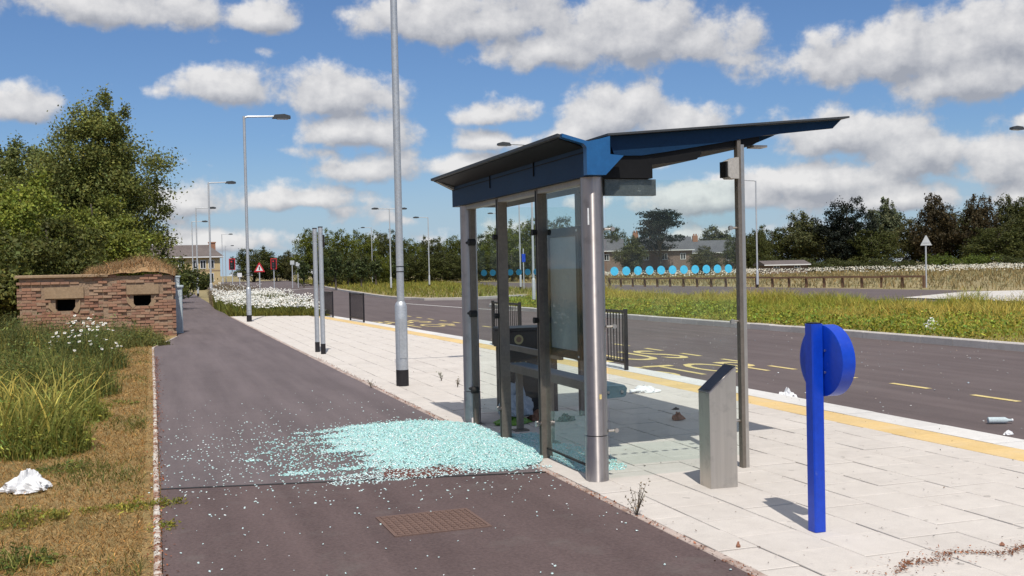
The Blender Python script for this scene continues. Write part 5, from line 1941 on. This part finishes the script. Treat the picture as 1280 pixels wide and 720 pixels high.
WG = (0.20, 0.225, 0.045)
weed_clump('tall_weeds', 'tall green weeds with yellow seed spikes at the verge edge', gp_(48, 566), 0.42, 0.42, 0.52, 5200, WG, .045, 60, .55, seed=61)
weed_clump('tall_weeds', 'dense green weeds with yellow spikes behind the white plastic bag', gp_(5, 552), 0.50, 0.5, 0.56, 4600, WG, .048, 50, .58, seed=62)
weed_clump('tall_weeds', 'green weeds with few curved yellow spikes beside the dry grass', gp_(92, 526), 0.34, 0.40, 0.40, 3400, WG, .045, 26, .5, seed=63)
weed_clump('tall_weeds', 'dark green weeds between the spiky weeds and the daisies', gp_(70, 496), 0.75, 0.8, 0.62, 6000, (0.145, 0.165, 0.04), .055, 12, .3, seed=64)
weed_clump('tall_weeds', 'dark weeds filling the far left of the verge', gp_(10, 490), 0.9, 0.9, 0.66, 6500, (0.14, 0.165, 0.04), .06, 16, .35, seed=65)
weed_clump('daisy_clump', 'clump of white ox eye daisies in front of the pillbox', gp_(106, 462), 0.62, 0.8, 0.80, 5200, (0.11, 0.14, 0.04), .06, 4, .2, 70, seed=66)
weed_clump('tall_weeds', 'weeds growing along the foot of the pillbox below its left slit', gp_(60, 440), 1.0, 1.0, 0.62, 6500, (0.13, 0.145, 0.045), .075, 14, .3, seed=67)
weed_clump('tall_weeds', 'weeds along the pillbox wall below its right slit', gp_(150, 432), 0.9, .7, 0.55, 4200, (0.135, 0.155, 0.045), .075, 8, .3, seed=68)
weed_clump('tall_weeds', 'weeds at the left corner of the pillbox', gp_(5, 446), 1.0, 1.2, 0.9, 5200, (0.12, 0.14, 0.04), .075, 8, .3, seed=69)
weed_clump('low_weeds', 'low yellowish creeping weeds reaching towards the path edge', gp_(165, 636), 0.36, 0.10, 0.07, 620, (0.24, 0.23, 0.04), .035, seed=70)
weed_clump('low_weeds', 'small patch of green weeds on the dry verge below the spiky weeds', gp_(85, 588), 0.20, 0.16, 0.09, 420, (0.15, 0.17, 0.04), .035, seed=71)
weed_clump('low_weeds', 'yellow green creeping weeds below the white plastic bag', gp_(28, 652), 0.26, 0.25, 0.10, 800, (0.22, 0.21, 0.04), .035, seed=72)
weed_clump('low_weeds', 'little weed sprouting over the edging stones onto the path', gp_(203, 660), 0.10, 0.10, 0.05, 150, (0.22, 0.22, 0.04), .03, seed=73)
weed_clump('low_weeds', 'green weeds at the lower left corner of the verge', gp_(10, 708), 0.22, 0.16, 0.12, 700, (0.14, 0.165, 0.035), .035, seed=74)
weed_clump('low_weeds', 'thin patch of weeds in the middle of the dry verge', gp_(150, 505), 0.22, 0.25, 0.07, 200, (0.17, 0.18, 0.04), .04, seed=75)
for i, (px, py, h) in enumerate(((118, 430, 0.35), (140, 436, 0.3), (186, 432, 0.2))):
    weed_clump('tall_weeds', ['upright dry dock weed beside the daisy clump', 'bushy green weed between daisies and pillbox corner', 'small weed at the pillbox corner by the path'][i], gp_(px, py), .45, .4, h + .15, 1400, (0.14, 0.15, 0.045), .06, 4, .2, seed=80 + i)

# ------------------------------------------------------------------ daisy bed beyond the paving
RNG = np.random.default_rng(8)
DB = [(2.75, 41.9), (6.05, 39.2), (6.0, 50), (5.6, 66), (4.5, 80), (2.9, 62), (2.6, 50)]
n = 26000
xx, yy = RNG.uniform(2.4, 6.2, n), RNG.uniform(39, 80, n)
k = in_poly(xx, yy, DB)
xx, yy = xx[k], yy[k]
hgt = 0.5 + 0.22 * smooth_noise2(xx, yy, 1.2, 2) + np.interp(yy, [39, 42, 48, 70], [-0.25, -0.02, 0.1, 0.5])
hgt = np.clip(hgt, .12, 1.4)
brown = yy > 54
cb_ = np.where(brown[:, None], hsv_jit((0.22, 0.17, 0.105), len(xx), .25), hsv_jit((0.16, 0.17, 0.04), len(xx), .3))
stem = blades(xx, yy, np.full(len(xx), -.03), hgt * RNG.uniform(.7, 1.1, len(xx)), np.full(len(xx), .035), RNG.uniform(.05, .4, len(xx)), cb_)
V, Fq, C = stem
o = link('daisy_foliage', arr_mesh('daisy_foliage', V, Fq, C), 'grass')
tag(o, 'yellow green foliage of the daisy bed beyond the paving', 'plants', None, 'stuff')
fl = RNG.random(len(xx)) < np.where(yy < 56, .62, .05)
cx = np.stack([xx[fl], yy[fl], hgt[fl] * RNG.uniform(.72, 1.1, fl.sum())], 1)
m = len(cx)
V, Fq, C = leaf_quads(cx, RNG.normal(size=(m, 3)) * .5 + np.array([0, -.5, 1]), RNG.uniform(.05, .085, m), RNG.uniform(.05, .08, m), hsv_jit((.76, .75, .70), m, .06, .02))
o = link('daisies', arr_mesh('daisies', V, Fq, C), 'petal')
tag(o, 'mass of white ox eye daisies beyond the end of the paving', 'flowers', None, 'stuff')
# grass strip in front of the daisies
n = 9000
t_ = RNG.random(n)
xx = 2.7 + t_ * 3.4
yy = far_y(xx) + 0.15 + RNG.random(n) * 2.2
V, Fq, C = blades(xx, yy, np.full(n, -.03), RNG.uniform(.1, .32, n), np.full(n, .025), RNG.uniform(.2, .8, n), hsv_jit((0.17, 0.165, 0.035), n, .28, .08))
o = link('grass_strip', arr_mesh('grass_strip', V, Fq, C), 'grass')
tag(o, 'yellow green grass strip between paving and daisies', 'grass', None, 'stuff')


# ------------------------------------------------------------------ grass islands
def meadow(name, label, poly, n, hfun, base, tip, width, seed, inset=0.2, zb=-0.03):
    global RNG
    RNG = np.random.default_rng(seed)
    P_ = np.array(poly)
    xx = RNG.uniform(P_[:, 0].min(), P_[:, 0].max(), n)
    yy = RNG.uniform(P_[:, 1].min(), P_[:, 1].max(), n)
    k = in_poly(xx, yy, poly)
    xx, yy = xx[k], yy[k]
    m = len(xx)
    p1 = smooth_noise2(xx, yy, 1.1, seed + 1)
    p2 = smooth_noise2(xx, yy, 0.45, seed + 2)
    p3 = smooth_noise2(xx, yy, 2.6, seed + 5)
    h = hfun(xx, yy) * np.clip(0.7 + 0.55 * p1 + 0.3 * p3, .12, 1.7) * RNG.uniform(.5, 1.2, m)
    mixf = np.clip(0.5 + 0.6 * p2 + 0.35 * p3 + RNG.normal(0, .22, m), 0, 1)[:, None]
    c = hsv_jit(base, m, .28, .08) * (1 - mixf) + hsv_jit(tip, m, .28, .08) * mixf
    V, Fq, C = blades(xx, yy, np.full(m, zb), h, width * (0.6 + 0.014 * np.hypot(xx, yy)), RNG.uniform(.15, .9, m), c, np.clip(c * np.array([1.25, 1.15, 1.0]), 0, .9))
    o = link(name, arr_mesh(name, V, Fq, C), 'grass')
    return tag(o, label, 'grass', None, 'stuff')


nearV = [(15.1, 8), (15.05, 20.4), (14.75, 30.2), (14.3, 41.1), (14.7, 45.3), (15.8, 47.2), (18.9, 51.6), (22.0, 55.2), (23.6, 54.6), (24.2, 50), (24.6, 40), (25.3, 20), (25.6, 12)]
vb_h = lambda x, y: np.interp(x, [15.1, 15.7, 17, 20, 25], [.10, .22, .36, .46, .5])
meadow('island_grass', 'rough yellow green grass of the island beside the lay-by', nearV, 120000, vb_h, (0.20, 0.25, 0.036), (0.40, 0.345, 0.09), .024, 31)
# leafy weeds low at the front of the island
RNG = np.random.default_rng(33)
n = 26000
yy = RNG.uniform(10, 48, n)
xx = np.interp(yy, [10, 20, 30, 41, 48], [15.1, 15.05, 14.75, 14.25, 16]) + RNG.random(n) ** 1.6 * 5
pz = smooth_noise2(xx, yy, .9, 12)
k = in_poly(xx, yy, nearV) & (pz + RNG.normal(0, .3, n) > -0.45)
xx, yy = xx[k], yy[k]
m = len(xx)
cen = np.stack([xx, yy, RNG.uniform(0, .28, m)], 1)
V, Fq, C = leaf_quads(cen, RNG.normal(size=(m, 3)) + np.array([0, -.2, .8]), RNG.uniform(.05, .13, m), RNG.uniform(.03, .06, m), hsv_jit((0.225, 0.265, 0.035), m, .32, .1))
o = link('island_weeds', arr_mesh('island_weeds', V, Fq, C), 'leaf')
tag(o, 'broad leaved weeds among the island grass', 'weeds', None, 'stuff')
farV = [(47, 242), (30.9, 248), (21.4, 141), (17.3, 98.6), (15.3, 75), (14.9, 69.3), (14.8, 64), (15.4, 60.2), (17, 58.6), (20.4, 60.6), (23.4, 62.3), (24.6, 64), (26.1, 70), (38.0, 140)]
meadow('island_grass', 'green mown grass of the island at the road bend', farV, 60000, lambda x, y: np.full_like(x, .42), (0.15, 0.18, 0.03), (0.24, 0.22, 0.06), .035, 35)
# pale weedy flowers and saplings on the far island
for i, (px, dep, h, w) in enumerate(((404, 110, 4.0, 0.9), (420, 105, 4.5, 1.0), (436, 112, 3.4, .9), (452, 108, 3.6, 1.0), (470, 118, 3.5, 1.1), (500, 120, 3.2, 1.4), (380, 125, 3.6, 1.0))):
    if i == 0:
        sap0 = make_tree('sapling', 'young leafy sapling on the island at the road bend', 'sapling', 4.0, .9, 90, (0.065, 0.085, 0.028), 1500, .22, .25, 8, 'saplings on the island')
        sap0.location = (*AT(px, dep), -0.05)
    else:
        dup(sap0, (*AT(px, dep), -0.05), i * 1.3, (w, w, h / 4.0))

# ------------------------------------------------------------------ field beyond the far road
fieldP = [(43.0, 30), (43.0, 92), (50, 190), (90, 215), (220, 200), (190, 110), (100, 30)]
meadow('field_grass', 'dry tan grass of the field beyond the rail fence', fieldP, 70000, lambda x, y: np.full_like(x, .55), (0.20, 0.165, 0.08), (0.29, 0.24, 0.125), .05, 41, zb=-.17)
RNG = np.random.default_rng(43)
n = 42000
xx, yy = RNG.uniform(55, 215, n), RNG.uniform(40, 215, n)
dep = xx * math.sin(YAW) + yy * math.cos(YAW)
k = in_poly(xx, yy, fieldP) & (dep > 118) & (smooth_noise2(xx, yy, .16, 6) + RNG.normal(0, .3, n) + (dep - 150) * .012 > 0.0)
xx, yy = xx[k], yy[k]
m = len(xx)
V, Fq, C = leaf_quads(np.stack([xx, yy, RNG.uniform(.3, .85, m)], 1), RNG.normal(size=(m, 3)) * .6 + np.array([-.2, -.7, .8]), RNG.uniform(.14, .28, m), RNG.uniform(.10, .2, m), hsv_jit((.60, .57, .48), m, .15, .03))
o = link('field_flowers', arr_mesh('field_flowers', V, Fq, C), 'petal')
tag(o, 'white flowering weeds in a band across the far field', 'flowers', None, 'stuff')

# wooden knee rail fence
p0, p1 = Vector(AT(762, 92)), Vector(AT(1155, 66))
Lf = (p1 - p0).length
fn = thing('rail_fence', 'low brown wooden rail fence along the far road', 'fence', (p0.x, p0.y, -0.17), math.atan2(p1.y - p0.y, p1.x - p0.x))
npost = 21
pm = None
for i in range(npost):
    if pm is None:
        o = MB().box(-0.07, 0.07, -0.07, 0.07, -0.1, 0.78, 0.02).build('post', 'wood', fn)
        pm = o.data
    else:
        o = bpy.data.objects.new('post', pm)
        COL.objects.link(o)
        o.parent = fn
    o.location = (Lf * i / (npost - 1), 0, random.uniform(-.03, .02))
for i in range(npost - 1):
    o = MB().box(0.01, Lf / (npost - 1) - 0.01, -0.05, 0.05, 0.66, 0.79).build('rail', 'wood', fn)
    o.location = (Lf * i / (npost - 1), -0.12, random.uniform(-.02, .02))


# ------------------------------------------------------------------ road signs and signals
def tri_sign(name, label, loc, h, size, rz, back):
    t = thing(name, label, 'road sign', loc, rz)
    MB().tube([(0, 0, 0), (0, 0, h)], 0.05, 8).build('pole', 'galv_far', t, True)
    zc = h - size * 0.45
    tri = lambda s: [(-s / 2, zc - s * 0.38), (s / 2, zc - s * 0.38), (s * .04, zc + s * 0.49), (-s * .04, zc + s * .49)]
    if back:
        MB().prism(tri(size), 'y', -0.075, -0.055).build('plate', 'sign_back', t)
        MB().box(-size * .3, size * .3, -0.09, -0.076, zc - .12, zc - .06).build('bracket', 'galv_far', t)
    else:
        MB().prism(tri(size), 'y', -0.075, -0.055).build('plate', 'sign_red', t)
        MB().prism([(x * .62, zc + (z - zc) * .62 - size * .03) for x, z in tri(size)], 'y', -0.085, -0.0755).build('face', 'sign_white', t)
        MB().box(-.05, .05, -.092, -.0855, zc - size * .2, zc + size * .12).build('symbol', 'black_band', t)
    return t


tri_sign('warning_sign', 'triangular road sign on a pole at the end of the rail fence', (*AT(1158, 66), -0.15), 3.25, 0.72, -0.35, True)
tri_sign('warning_sign', 'red bordered triangular warning sign at the road behind the daisies', (*AT(325, 92), -0.14), 2.75, 0.95, -0.2, False)


def signal(label, px, dep, h, board=True):
    t = thing('traffic_signal', label, 'traffic light', (*AT(px, dep), -0.14), -0.3)
    MB().tube([(0, 0, 0), (0, 0, h)], 0.06, 8).build('pole', 'galv_far', t)
    MB().box(-.16, .16, -.25, -.05, h - 1.0, h, 0.02).build('signal_head', 'black_band', t)
    fr_ = MB()
    fr_.box(-.36, .36, -.04, -.02, h - 1.15, h + .15).build('backing_board', 'sign_red', t)
    MB().box(-.27, .27, -.048, -.041, h - 1.06, h + .06).build('board_face', 'black_band', t)
    for i in range(3):
        MB().tube([(0, -.25, h - .2 - .3 * i), (0, -.28, h - .2 - .3 * i)], 0.1, 10).build('lens', ['sign_red', 'lamp_dark', 'lamp_dark'][i], t)


signal('traffic light with red edged board left of the triangular warning sign', 291, 120, 3.5)
signal('traffic light with red edged board right of the triangular warning sign', 343, 125, 3.5)
# small white posts and signs around the far junction
for i, (px, dep, h) in enumerate(((300, 125, 2.0), (366, 130, 3.4), (373, 130, 3.2))):
    t = thing('marker_post', ['white marker post beside the far traffic light', 'grey post with round plate at the road bend', 'grey post with square plate at the road bend'][i], 'post', (*AT(px, dep), -0.14))
    MB().tube([(0, 0, 0), (0, 0, h)], 0.06, 8).build('pole', 'galv_far', t)
    MB().box(-.25, .25, -.09, -.06, h - .5, h).build('plate', ['sign_white', 'sign_back', 'sign_back'][i], t)
# blue sign behind the shelter glass
t = thing('blue_plate_sign', 'small blue sign plate on a post seen through the shelter bay', 'road sign', (*AT(655, 78), -0.1))
MB().tube([(0, 0, 0), (0, 0, 3.2)], 0.04, 8).build('pole', 'galv_far', t)
MB().box(-.14, .14, -.06, -.042, 2.2, 2.8).build('plate', 'blue_paint', t)
